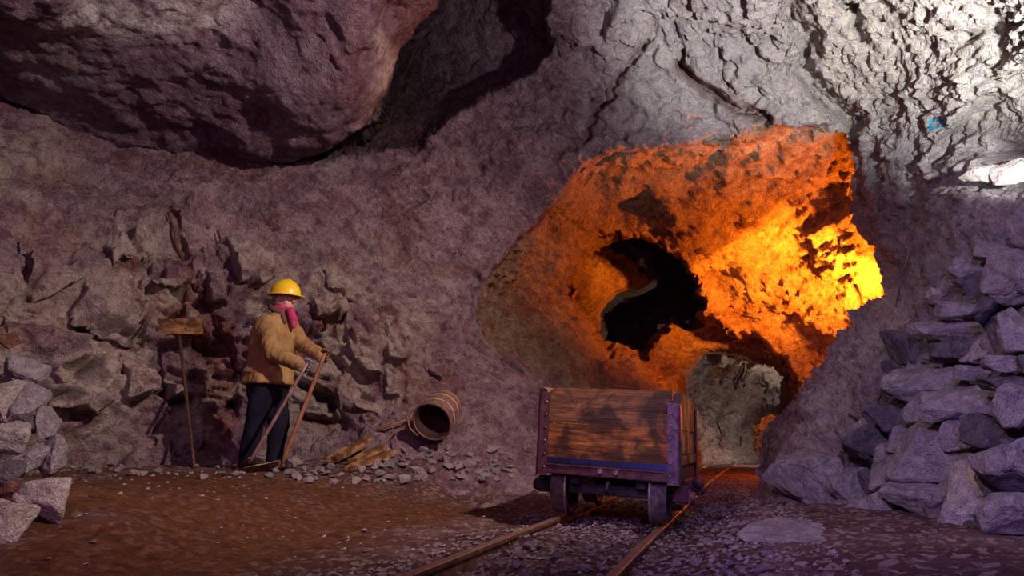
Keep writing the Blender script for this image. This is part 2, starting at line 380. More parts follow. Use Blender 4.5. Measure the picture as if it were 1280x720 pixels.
iron = np.clip(.95*sstep(-2, 10, sdpoly(xf, yf, [(225, 345), (270, 365), (295, 400), (304, 470), (300, 520), (292, 570), (258, 560), (248, 505), (255, 440), (190, 425), (180, 385), (230, 380)])+6*perlin(PF*6, 3))
    + .9*sstep(0, 6, sdpoly(xf, yf, [(102, 392), (132, 396), (172, 428), (176, 440), (130, 430), (104, 408)])+3*perlin(PF*8, 4))
    + .8*sstep(0, 5, sdpoly(xf, yf, [(184, 354), (208, 358), (208, 366), (188, 364)])) + .8*blob(xf, yf, 145, 345, 16, 8) + .8*blob(xf, yf, 172, 372, 12, 14)
    + .8*blob(xf, yf, 408, 412, 18, 12) + .8*blob(xf, yf, 466, 475, 12, 14) + .8*blob(xf, yf, 508, 470, 8, 30) + .7*blob(xf, yf, 70, 415, 30, 6, 25)
    + .8*np.exp(-(dline(xf, yf, [(215, 270), (232, 330), (250, 370)])/7)**2)
    + .9*np.exp(-(dline(xf, yf, [(852, 84), (880, 110), (915, 132), (965, 152)])/11)**2) + .5*np.exp(-(dline(xf, yf, [(700, 200), (735, 160), (760, 120), (810, 45)])/5)**2)
    + .45*sstep(.1, .5, fbm(PF*1.7, 3, 51))*sstep(640, 560, xf) + .4*blob(xf, yf, 470, 420, 170, 40, 25), 0, 1)
pale = np.clip(.9*blob(xf, yf, 20, 230, 60, 80)*sstep(-.1, .3, fbm(PF*1.5, 3, 61)) + 1.25*sstep(-.25, .1, fbm(PF*1.6, 3, 62))*(blob(xf, yf, 130, 430, 200, 120)+blob(xf, yf, 420, 420, 110, 90))
    + .7*np.exp(-(dline(xf, yf, [(95, 420), (100, 370), (140, 330), (150, 290)])/5)**2) + .7*np.exp(-(dline(xf, yf, [(172, 440), (180, 360), (195, 300)])/5)**2)
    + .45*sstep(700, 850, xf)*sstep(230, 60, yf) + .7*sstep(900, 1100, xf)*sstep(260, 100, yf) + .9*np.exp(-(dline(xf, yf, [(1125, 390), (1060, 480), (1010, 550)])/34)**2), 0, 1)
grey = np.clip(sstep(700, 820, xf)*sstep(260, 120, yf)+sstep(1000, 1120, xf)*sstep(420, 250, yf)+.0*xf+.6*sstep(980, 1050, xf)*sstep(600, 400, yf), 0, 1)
for k_, (pl, am) in enumerate(SLABS):
    if k_ % 3 != 1: pale = np.maximum(pale, .85*sstep(-3, 5, sdpoly(xf, yf, pl)+5*perlin(PF*7, 90+k_)))
    ys = [q[1] for q in pl]; xs_ = [q[0] for q in pl]
    if k_ % 2 == 0: iron = np.maximum(iron, .85*blob(xf, yf, (min(xs_)+max(xs_))/2, max(ys)+3, (max(xs_)-min(xs_))*.35, 7)*(sdpoly(xf, yf, pl) < 2))
A = {'iron': iron, 'pale': pale, 'grey': grey}
cx, cy = cen
upper = cy < np.interp(cx, [-350, 0, 340, 470, 560, 700, 860, 960, 1080, 1140, 1200, 1280, 1650], [100, 125, 205, 185, 150, 60, 84, 148, 145, 190, 215, 225, 250])
rightm = (~upper) & (cx > np.where(cy > 300, 900, 1040))
leftm = ~upper & ~rightm
hol = upper & (sdpoly(cx, cy, HOLLOW) > -3)
upper &= ~hol
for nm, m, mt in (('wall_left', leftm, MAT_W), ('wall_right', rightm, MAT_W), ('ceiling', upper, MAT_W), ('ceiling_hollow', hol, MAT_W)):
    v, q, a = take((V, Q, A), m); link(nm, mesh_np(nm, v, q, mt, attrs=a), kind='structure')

# ---- the low ceiling bulge at the upper left ----------------------------------
CB = [(-420, -420), (640, -420), (600, -100), (556, -30), (548, 8), (516, 36), (500, 62), (493, 100), (487, 122), (470, 140), (452, 162), (425, 180), (392, 196), (330, 212), (240, 205), (140, 178), (60, 150), (-60, 118), (-420, 60)]
C_CTRL = [(-420, -420, 2.0), (0, -420, 2.2), (400, -420, 2.6), (660, -420, 3.2), (-420, 0, 3.6), (-420, 100, 4.4), (0, 0, 4.4), (0, 80, 5.5), (0, 118, 6.3), (0, 150, 6.8), (-350, 60, 5.5),
    (150, 0, 4.9), (150, 100, 5.9), (150, 165, 6.8), (150, 190, 7.3), (300, 0, 5.3), (300, 100, 6.1), (300, 170, 6.8), (290, 205, 7.5), (330, 225, 7.5), (420, 0, 5.3), (430, 100, 6.0), (440, 180, 6.7), (500, 40, 5.9), (560, 0, 5.8), (520, 120, 6.6), (600, -100, 5.0)]
def c_disp(P, X, Y):
    p = warp(P, .1, 1.1, 5)
    fa, ca = facets(rot_scale(p, 10, 20, (1.4, 1.6, 2.2)), 71, .6, .3); fb, cb = facets(rot_scale(p, 10, 20, (4.5, 5, 7)), 72, .7, .3)
    w = np.clip(.35+fbm(P*.9, 2, 73), .1, 1)
    return .10*fbm(p*1.1, 4, 6)+.10*w*fa-.01*np.exp(-(ca/.05)**2)+.045*w*fb+.012*fbm(P*14, 3, 7)-.14*np.clip(blob(X, Y, 320, 150, 22, 20)+.8*blob(X, Y, 255, 168, 14, 12), 0, 1)
def c_feats(X, Y, P):
    s = np.maximum(sdpoly(X, Y, CB), 0); return .6*np.clip(1-s/60, 0, 1)**2.2*sstep(250, 340, X)
s_box = (-420, -420, 640, 240)
Vc, Qc, Xc, Yc, cenc, Pc = sheet(C_CTRL, s_box, 2.5, [([(-900, -900), (-900, 900), (900, 900), (900, -900)], 0, 1, False)], [], c_disp, c_feats)
sd = sdpoly(Xc, Yc, CB)+4*perlin(Pc*4, 3)
# beyond its outline the bulge turns back into the rock above (it simply meets the wall at the left)
sdq = sdpoly(Xc, Yc, CB); sd = np.where(Xc > 300, sdq+.35*(sd-sdq), sd); sy_, sx_ = np.gradient(sdq, 2.5)
for _ in range(14):
    for g_ in (sx_, sy_): g_[1:-1, 1:-1] = (g_[1:-1, 1:-1]*2+g_[:-2, 1:-1]+g_[2:, 1:-1]+g_[1:-1, :-2]+g_[1:-1, 2:])/6
gl = np.sqrt(sx_**2+sy_**2)+1e-6; ov = np.clip(-sd, 0, 22)
curl = sstep(250, 340, Xc)
px2 = Xc+sx_/gl*ov*1.35*curl; py2 = Yc+sy_/gl*ov*1.35*curl
Dc = tps(C_CTRL)(Xc, Yc)+c_feats(Xc, Yc, Pc); off_ = Vc.reshape(Xc.shape+(3,))-unp(Xc, Yc, Dc)
Vc = (unp(px2, py2, Dc+curl*2.2*(ov/22)**.8)+off_*(1-curl*np.clip(ov/12, 0, 1))[..., None]).reshape(-1, 3)
kc = (sd > -20).ravel(); Qc = Qc[kc[Qc].all(1)]
xf, yf = Xc.ravel(), Yc.ravel(); PF = Pc.reshape(-1, 3)
palec = np.clip(1.5*sstep(-.6, -.1, fbm(PF*2.2, 3, 81))*(blob(xf, yf, 235, 12, 55, 24)+.7*blob(xf, yf, 120, 25, 90, 25)) + .8*np.exp(-(dline(xf, yf, [(475, 50), (490, 80), (482, 115), (450, 150)])/12)**2)*sstep(-.3, .2, fbm(PF*3, 3, 82))+.35*blob(xf, yf, 60, 90, 60, 30), 0, 1)
ironc = np.clip(.5*sstep(.15, .6, fbm(PF*1.4, 3, 83))+.6*blob(xf, yf, 330, 160, 40, 25), 0, 1)
v, q, a = take((Vc, Qc, {'iron': ironc, 'pale': palec}), np.ones(len(Qc), bool))
link('ceiling_bulge', mesh_np('ceiling_bulge', v, q, MAT_C, attrs=a), kind='structure')

# ---- inside the arch: the lamp-lit tunnel -------------------------------------
INNER = [(768, 286), (742, 300), (722, 320), (712, 345), (707, 374), (730, 402), (762, 432), (798, 460), (830, 488), (846, 516), (858, 560), (862, 620), (1000, 620), (992, 560), (990, 520), (1002, 480), (985, 445),
         (950, 424), (910, 412), (900, 405), (890, 388), (882, 360), (864, 328), (830, 300), (800, 290)]
T_CTRL = [(560, 420, 7.5), (590, 400, 7.9), (600, 340, 7.8), (640, 300, 7.9), (690, 250, 7.8), (722, 200, 7.7), (780, 180, 7.5), (860, 168, 7.3), (930, 150, 7.0), (1060, 130, 6.8),
    (1140, 130, 6.8), (560, 500, 7.6), (620, 450, 7.9), (660, 350, 8.6), (700, 300, 8.8), (705, 380, 9.4), (660, 430, 8.7), (700, 460, 8.7), (740, 480, 8.9), (800, 480, 9.6), (840, 540, 10.2), (740, 540, 8.8), (780, 600, 9.2), (650, 500, 8.0),
    (770, 280, 9.4), (760, 230, 8.7), (850, 225, 8.9), (900, 215, 8.8), (1000, 200, 8.4), (1080, 200, 7.9), (850, 300, 9.8), (900, 300, 10.1), (1000, 280, 9.8), (1090, 270, 8.7),
    (880, 390, 11.8), (950, 380, 11.6), (1000, 360, 10.9), (1080, 340, 9.4), (1140, 330, 9.6), (990, 440, 12.2), (1050, 420, 11.2), (1110, 400, 10.2), (1000, 520, 13.0), (1050, 500, 11.8), (990, 600, 13.2), (1050, 600, 12.0), (1140, 500, 10.5), (1200, 300, 9.2), (1200, 150, 6.6), (1200, 600, 10)]
def t_disp(P, X, Y):
    p = warp(P, .3, 1.2, 15)
    ps = P*np.array([1.5, 1.0, 4.2])+.15*np.stack([perlin(P*1.5, 1), perlin(P*1.5, 2), perlin(P*1.5, 3)], -1)
    fa, ca = facets(ps*1.25, 91, .75, .4); fb, cb = facets(ps*3.4, 92, .75, .4)
    left = sstep(800, 700, X)
    fe, ce = facets(P*np.array([6, 6, 15.]), 93, .8, .4)
    return .2*fbm(p*.8, 3, 16)+(1-.6*left)*(.07*fa+.04*fb-.015*np.exp(-(ca/.04)**2))+.026*fe+.012*facets(P*np.array([14, 14, 34.]), 94, .8, .4)[0]+.045*fbm(P*3.5, 4, 17)+.014*fbm(P*11, 3, 18)+left*.05*ridged(P*2.5, 3, 19)
def t_feats(X, Y, P):
    return -.5*blob(X, Y, 850, 275, 40, 20, 30)+.5*blob(X, Y, 895, 350, 30, 26)
Vt, Qt, Xt, Yt, cent, Pt = sheet(T_CTRL, (540, 110, 1210, 640), 2.0, [(INNER, 1.1, 8, True)], [([(600, 400), (640, 440), (700, 480)], .1, 6)], t_disp, t_feats, jit=8)
xf, yf = Xt.ravel(), Yt.ravel(); PF = Pt.reshape(-1, 3)
sdA = sdpoly(xf, yf, ARCH)
keep = (sdA > -24)[Qt].all(1)
Vt = Vt.copy(); Vt += (unp(xf, yf, np.full(xf.shape, 1.0))-np.array([0, 0, CAMZ]))*(.75*sstep(2, -14, sdA))[:, None]
v, q, a = take((Vt, Qt, {'iron': np.clip(.3*sstep(.1, .5, fbm(PF*1.5, 3, 95))+.7*blob(xf, yf, 900, 392, 60, 25, 20)+.6*blob(xf, yf, 625, 400, 60, 130), 0, 1), 'pale': 0*xf}), keep)  # last blob paints the orange lamp spill into the rock colour at left mouth
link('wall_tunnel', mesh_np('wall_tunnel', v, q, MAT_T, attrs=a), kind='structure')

# ---- second face with the dark side hole and the low arch ----------------------
HOLE2 = [(680, 300), (735, 255), (810, 270), (870, 310), (905, 370), (880, 404), (858, 416), (842, 408), (826, 420), (810, 450), (775, 470), (690, 400)]
LOWARCH = [(848, 480), (852, 456), (866, 440), (898, 433), (940, 441), (972, 452), (988, 468), (986, 492), (980, 512), (978, 560), (978, 600), (868, 600), (866, 560), (854, 520)]
U_CTRL = [(680, 250, 12), (900, 250, 13), (1060, 300, 14), (680, 420, 11.6), (780, 440, 12.0), (830, 430, 12.8), (880, 420, 13.6), (940, 410, 13.6), (1000, 430, 13.9), (1060, 500, 14.2),
    (840, 480, 13.2), (860, 540, 13.8), (820, 540, 12.6), (760, 500, 11.6), (880, 600, 14), (1000, 520, 14.4), (1000, 600, 14.4), (720, 600, 11.5)]
def u_disp(P, X, Y):
    ps = P*np.array([1.2, 1.0, 1.5]); fa, ca = facets(warp(ps, .3, 1.5, 3), 101, .7, .3); fb, cb = facets(ps*3, 102, .7, .4)
    return .18*fbm(P*.9, 3, 103)+.22*fa+.09*fb+.05*fbm(P*4, 3, 104)
Vu, Qu, Xu, Yu, cenu, Pu = sheet(U_CTRL, (680, 250, 1060, 640), 1.6, [(HOLE2, 2.2, 12, True), (LOWARCH, 1.5, 9, True)], [], u_disp, None, jit=4)
xf, yf = Xu.ravel(), Yu.ravel()
rim_light = np.exp(-((sdpoly(xf, yf, LOWARCH)+4)/6)**2)*sstep(930, 880, xf)  # paints light from the passage beyond onto the left arch rim
v, q, a = take((Vu, Qu, {'iron': np.clip(.45+.4*blob(xf, yf, 940, 425, 70, 18, 12)+.8*blob(xf, yf, 985, 510, 14, 60), 0, 1), 'pale': rim_light}), np.ones(len(Qu), bool))  # iron paints the deep face's redder, dimmer lamp light into its colour
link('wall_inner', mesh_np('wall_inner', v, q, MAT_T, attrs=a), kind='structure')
# rock seen through the side hole
nb = [(690, 290), (745, 300), (775, 312), (800, 326), (812, 350), (800, 362), (780, 366), (758, 376), (742, 392), (746, 412), (700, 420)]
Vn, Qn, Xn, Yn, cenn, Pn = sheet([(690, 280, 12.6), (820, 280, 15), (750, 340, 12.9), (800, 350, 14), (690, 440, 12.8), (740, 400, 13.5), (820, 440, 16)], (660, 260, 830, 450), 2.0, [], [], lambda P, X, Y: .15*fbm(P*1.2, 4, 111)+.12*facets(P*1.6, 112)[0], None)
sdn = (sdpoly(Xn, Yn, nb)+4*perlin(Pn*2.5, 5)).ravel()
Vn = Vn + (unp(Xn.ravel(), Yn.ravel(), 1.0)-np.array([0, 0, CAMZ]))*(2.5*sstep(4, -12, sdn))[:, None]
v, q, a = take((Vn, Qn, {'iron': 0*sdn+.3, 'pale': 0*sdn}), (sdn > -14)[Qn].all(1))
link('wall_recess', mesh_np('wall_recess', v, q, MAT_T, attrs=a), kind='structure')
# back of the side hole
Vn, Qn, Xn, Yn, cenn, Pn = sheet([(640, 240, 17), (920, 240, 19), (640, 470, 17), (920, 470, 19), (780, 360, 21)], (640, 240, 920, 470), 5, [], [], lambda P, X, Y: .3*fbm(P*.8, 4, 121), None)
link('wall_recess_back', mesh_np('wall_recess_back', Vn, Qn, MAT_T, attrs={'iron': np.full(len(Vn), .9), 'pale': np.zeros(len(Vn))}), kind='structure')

# ---- grey tunnel past the low arch --------------------------------------------
EXIT = [(944, 600), (943, 552), (945, 528), (952, 517), (962, 513), (976, 514), (984, 520), (986, 600)]
G_CTRL = [(820, 400, 16.5), (900, 420, 16.4), (960, 430, 16), (1020, 440, 16), (850, 460, 18.5), (900, 448, 17.2), (940, 462, 17.4), (985, 480, 17.2), (900, 468, 19.6), (950, 488, 19.4), (985, 505, 19.2),
    (870, 500, 18.6), (900, 520, 19.4), (930, 530, 20.2), (960, 530, 20.6), (870, 540, 17.8), (900, 562, 18.4), (940, 570, 20), (1000, 560, 20), (880, 600, 17), (1000, 600, 19)]
def g_disp(P, X, Y):
    st = rot_scale(P, 0, -35, (.9, .9, 2.2)); fa, ca = facets(warp(st, .3, 1, 2), 131, .7, .4); fb, cb = facets(st*2.6, 132, .7, .4)
    return .25*fbm(P*.7, 3, 133)+.2*fa+.10*fb
Vg, Qg, Xg, Yg, ceng, Pg = sheet(G_CTRL, (820, 400, 1020, 610), 1.2, [(EXIT, 2.0, 6, True)], [([(880, 452), (920, 468), (985, 492)], .7, 5)], g_disp, None, jit=2)
xf, yf = Xg.ravel(), Yg.ravel()
link('wall_far', mesh_np('wall_far', Vg, Qg, MAT_G, attrs={'iron': .8*np.clip(blob(xf, yf, 872, 500, 9, 30)+blob(xf, yf, 914, 483, 6, 5)+.8*blob(xf, yf, 958, 545, 30, 30), 0, 1), 'pale': .9*blob(xf, yf, 930, 452, 60, 10, 15)}), kind='structure')
Ve, Qe, *_ = sheet([(920, 490, 25), (1010, 490, 26), (920, 600, 27), (1010, 600, 27)], (920, 490, 1010, 600), 2, [], [], lambda P, X, Y: .3*fbm(P*1.2, 4, 141), None)
link('wall_far_end', mesh_np('wall_far_end', Ve, Qe, MAT_T, attrs={'iron': np.zeros(len(Ve)), 'pale': np.zeros(len(Ve))}), kind='structure')

# ---- floor ---------------------------------------------------------------------
RAIL_L = [(-.83, .9), (-.365, 2.28), (-.168, 2.87), (.307, 4.25), (.98, 6.1), (3.55, 13), (5.6, 18.4), (8.0, 25)]
RAIL_R = [(-.19, .9), (.27, 2.28), (.475, 2.87), (.94, 4.25), (1.64, 6.1), (4.22, 13), (6.25, 18.4), (8.7, 25)]
def rail_x(R, y):   # smooth curve through the rail's survey points
    r = np.array(R); c = np.polyfit(r[:, 1], r[:, 0], 3); return np.polyval(c, y)
def track_x(y):     # centre line
    return .5*(rail_x(RAIL_L, y)+rail_x(RAIL_R, y))
def rail_z(y, right):
    return .09 + (-.045*sstep(9, 5, y) if right else 0) + .004*np.maximum(y-9, 0)
def ground(x, y):
    x = np.asarray(x, float); y = np.asarray(y, float)
    d = track_x(y)-x
    z = .335*sstep(.7, 3.1, d)*sstep(2.2, 5.6, y) - .03*sstep(.1, .4, -d)*sstep(.8, .5, -d)*sstep(9, 5, y) + .10*sstep(.8, 2.5, d)*sstep(1, 2.2, y)*(1-sstep(2.2, 5.6, y))
    z = z + .16*np.exp(-((x+.6)**2/.8+(y-6.7)**2/.4)) + .12*np.exp(-((x+1.35)**2/.35+(y-6.6)**2/.3))
    z = z + .12*sstep(.6, 1.6, -d)*sstep(7, 5, y) + .004*np.maximum(y-9, 0)
    z = z + .30*np.exp(-((x+2.2)/.7)**2)*np.exp(-((y-3.2)/.9)**2)*.6
    z = z + .042*sstep(1.7, .4, np.abs(d))
    return z
gx = np.arange(-6.5, 9.0, .03)
gy = np.concatenate([np.arange(.9, 5, .02), np.arange(5, 9, .035), np.arange(9, 32, .09)])
GX, GY = np.meshgrid(gx, gy)
GP = np.stack([GX, GY, 0*GX], -1)
dtr = np.abs(track_x(GY)-GX)
bal = sstep(1.0, .55, dtr)
rough = .35+.65*np.clip(sstep(-.1, .4, fbm(GP*1.3, 3, 151))+bal*.5+sstep(.7, 1.1, -(track_x(GY)-GX)), 0, 1)
fa, ca = facets(GP*np.array([11, 11, 1])+.3, 152, .5, .4); fb, cb = facets(GP*np.array([26, 26, 1])+.3, 153, .5, .5)
GZ = ground(GX, GY)+.03*fbm(GP*1.6, 4, 154)+rough*(.010*fa+.007*fb)+.004*fbm(GP*22, 2, 155)-.006*bal
HG, WG = GX.shape; idx = np.arange(HG*WG).reshape(HG, WG)
QG = np.stack([idx[:-1, :-1], idx[:-1, 1:], idx[1:, 1:], idx[1:, :-1]], -1).reshape(-1, 4)
iron_f = sstep(.6, 1.3, track_x(GY)-GX)*sstep(6.0, 4.6, GY)*sstep(-.45, .1, fbm(GP*.8, 3, 156)+.25)
def soil_mat():
    m, nt, b = nmat('cave_floor_soil'); v = coord(nt)
    n1 = noise_n(nt, v, 1.6, 8, .65, .5); n2 = noise_n(nt, v, 14, 8, .75); n3 = noise_n(nt, v, 70, 4, .7)
    c = ramp_n(nt, n1, [(.35, (.045, .02, .02)), (.5, (.095, .045, .045)), (.65, (.18, .11, .11))])
    oc = ramp_n(nt, n2, [(.35, (.045, .014, .006)), (.6, (.13, .045, .015))])
    c = mix_n(nt, attr(nt, 'iron'), c, oc)
    vo = N(nt, 'ShaderNodeTexVoronoi', feature='F1'); vo.inputs['Scale'].default_value = 34; nt.links.new(v, vo.inputs['Vector'])
    peb = ramp_n(nt, vo.outputs['Color'], [(.62, 0.0), (.8, .6)])
    c = mix_n(nt, math_n(nt, 'MULTIPLY', peb, math_n(nt, 'SUBTRACT', 1.0, math_n(nt, 'MULTIPLY', attr(nt, 'iron'), .8))), c, (.38, .31, .30))
    c = mix_n(nt, ramp_n(nt, n3, [(.3, .6), (.5, 0.0)]), c, (.05, .03, .025))
    nt.links.new(c, b.inputs['Base Color']); b.inputs['Roughness'].default_value = .9; b.inputs['Specular IOR Level'].default_value = .2
    bump_n(nt, b, math_n(nt, 'ADD', n2, math_n(nt, 'MULTIPLY', n3, .7)), .7, .02)
    return m
MAT_F = soil_mat()
link('floor', mesh_np('floor', np.stack([GX, GY, GZ], -1).reshape(-1, 3), QG, MAT_F, attrs={'iron': iron_f.ravel()}), kind='structure')
_fx = np.arange(-6.4, 8.9, .06); _fy = np.arange(.9, 30, .06); _FX, _FY = np.meshgrid(_fx, _fy)
_FZ = (ground(_FX, _FY)+.03*fbm(np.stack([_FX, _FY, 0*_FX], -1)*1.6, 4, 154)).tolist()
def gz(x, y):
    u = min(max((x+6.4)/.06, 0), len(_fx)-1.001); v = min(max((y-.9)/.06, 0), len(_fy)-1.001); i, j = int(u), int(v); u -= i; v -= j
    return (_FZ[j][i]*(1-u)+_FZ[j][i+1]*u)*(1-v)+(_FZ[j+1][i]*(1-u)+_FZ[j+1][i+1]*u)*v
def on_floor(px, py):
    """the floor point seen at a photo position"""
    o = (0.0, 0.0, CAMZ); q = unp(px, py, 1.0); d = (float(q[0]), float(q[1]), float(q[2])-CAMZ); t = .5
    while t < 30:
        p = (d[0]*t, d[1]*t, CAMZ+d[2]*t)
        if p[2] <= gz(p[0], p[1]): break
        t += .01
    return Vector((float(p[0]), float(p[1]), float(p[2])))

# ---- the real surface under a photo position
bpy.context.view_layer.update(); _DG = bpy.context.evaluated_depsgraph_get(); _DG.update()
def surf(px, py, lift=0.0):
    o_ = Vector((0, 0, CAMZ)); d_ = (at(px, py, 1.0)-o_).normalized()
    hit, loc, nr, *_ = SC.ray_cast(_DG, o_, d_)
    if nr.dot(d_) > 0: nr = -nr
    return loc+nr*lift, nr
# ================================================================== LOOSE STONES
MAT_S = rock_mat('pile_stone', (.22, .19, .21), (.36, .32, .35), (.50, .46, .47), obj=True, attrs=False, bump=.5, bscale=2.2)
MAT_SD = rock_mat('dark_pile_stone', (.10, .085, .12), (.19, .165, .21), (.32, .29, .33), obj=True, attrs=False, bump=.8, bscale=2.6)
MAT_SP = rock_mat('pale_stone', (.38, .33, .31), (.56, .50, .46), (.70, .64, .58), obj=True, attrs=False, bump=.5, bscale=2.4)
MAT_SI = rock_mat('rusty_stone', (.13, .05, .03), (.27, .115, .07), (.38, .2, .13), obj=True, attrs=False, bump=.6, bscale=2.4)
MAT_B = rock_mat('ballast_stone', (.16, .12, .12), (.30, .245, .25), (.46, .40, .40), obj=True, attrs=False, bump=.4, bscale=6)
WD = tps(W_CTRL)
def hull_mesh(name, dims, seed, npts=13, detail=2, mat=None, box=.55, bev=.05, shape=None):
    r = random.Random(seed); bm = bmesh.new()
    for k in range(npts):
        if shape == 'wedge':
            x = r.uniform(-1, 1); top = 1-abs(x+.1)*.95
            v = (x, r.uniform(-1, 1), r.uniform(-1, top) if r.random() < .5 else top*r.uniform(.85, 1) if r.random() < .6 else -1)
        else:
            q = Vector((r.gauss(0, 1), r.gauss(0, 1), r.gauss(0, 1))).normalized()
            c = q/max(abs(q.x), abs(q.y), abs(q.z)); v = q.lerp(c, box)*r.uniform(.86, 1.04)
        bm.verts.new(v)
    if shape == 'wedge':
        for x in (-1, 1):
            for y in (-.8, .8): bm.verts.new((x, y, -.9))
    ch = bmesh.ops.convex_hull(bm, input=bm.verts[:])
    bmesh.ops.delete(bm, geom=[v for v in bm.verts if not v.link_faces], context='VERTS')
    bmesh.ops.bevel(bm, geom=bm.edges[:], offset=bev, offset_type='OFFSET', segments=1, affect='EDGES', clamp_overlap=True)
    bmesh.ops.triangulate(bm, faces=bm.faces[:])
    for _ in range(detail): 
        bmesh.ops.subdivide_edges(bm, edges=bm.edges[:], cuts=1, use_grid_fill=True)
        bmesh.ops.triangulate(bm, faces=[f for f in bm.faces if len(f.verts) > 3])
    bmesh.ops.recalc_face_normals(bm, faces=bm.faces[:])
    # normalise to the wanted size, then roughen
    co = np.array([v.co[:] for v in bm.verts]); lo, hi = co.min(0), co.max(0)
    co = ((co-lo)/(hi-lo)-.5)*np.array(dims)
    me = bpy.data.meshes.new(name); bm.to_mesh(me); bm.free()
    no = np.array([v.normal[:] for v in me.vertices]); m = min(dims)
    if detail >= 1:
        p = co/m+seed*3.1; f, c = facets(p*1.5, seed % 97, .7, .3); f2, c2 = facets(p*4.2, 5, .7, .3)
        co = co+no*(m*(.055*f+.022*f2+.03*fbm(p*2.2, 3, seed % 50)-.018*np.exp(-(c/.07)**2)))[:, None]
    me.vertices.foreach_set('co', co.astype(np.float32).ravel()); me.update()
    me.polygons.foreach_set('use_smooth', np.full(len(me.polygons), detail >= 4))
    if mat: me.materials.append(mat)
    return me
def wall_stone(px, py, w, h, rot, seed, mat, name='stone', label=None, group=None, depth=None, dz=0.0, thick=1.0, npts=13, box=.55, bev=.06, shape=None, detail=3):
    Y = (WD(px, py) if depth is None else depth); p = at(px, py, Y)
    dist = (p-Vector((0, 0, CAMZ))).length; s = dist/F/1.0
    ry = CP-(360-py)/F*SP
    s = Y/ry/F
    W_, H_ = w*s, h*s; T_ = thick*(W_+H_)*.5
    view = (p-Vector((0, 0, CAMZ))).normalized()
    p = p-view*(T_*.26+dz)
    me = hull_mesh(name, (W_, T_, H_), seed, npts, detail, mat, box, bev, shape)
    o = link(name, me, label=label, cat='rock', group=group)
    right = view.cross(Vector((0, 0, 1))).normalized(); up = right.cross(view).normalized()
    M = Matrix((right, view, up)).transposed()
    r = random.Random(seed)
    o.matrix_world = Matrix.Translation(p) @ M.to_4x4() @ Matrix.Rotation(math.radians(rot), 4, 'Y') @ Matrix.Rotation(r.uniform(-.12, .12), 4, 'X')
    return o
S, D, L = MAT_S, MAT_SD, MAT_SP
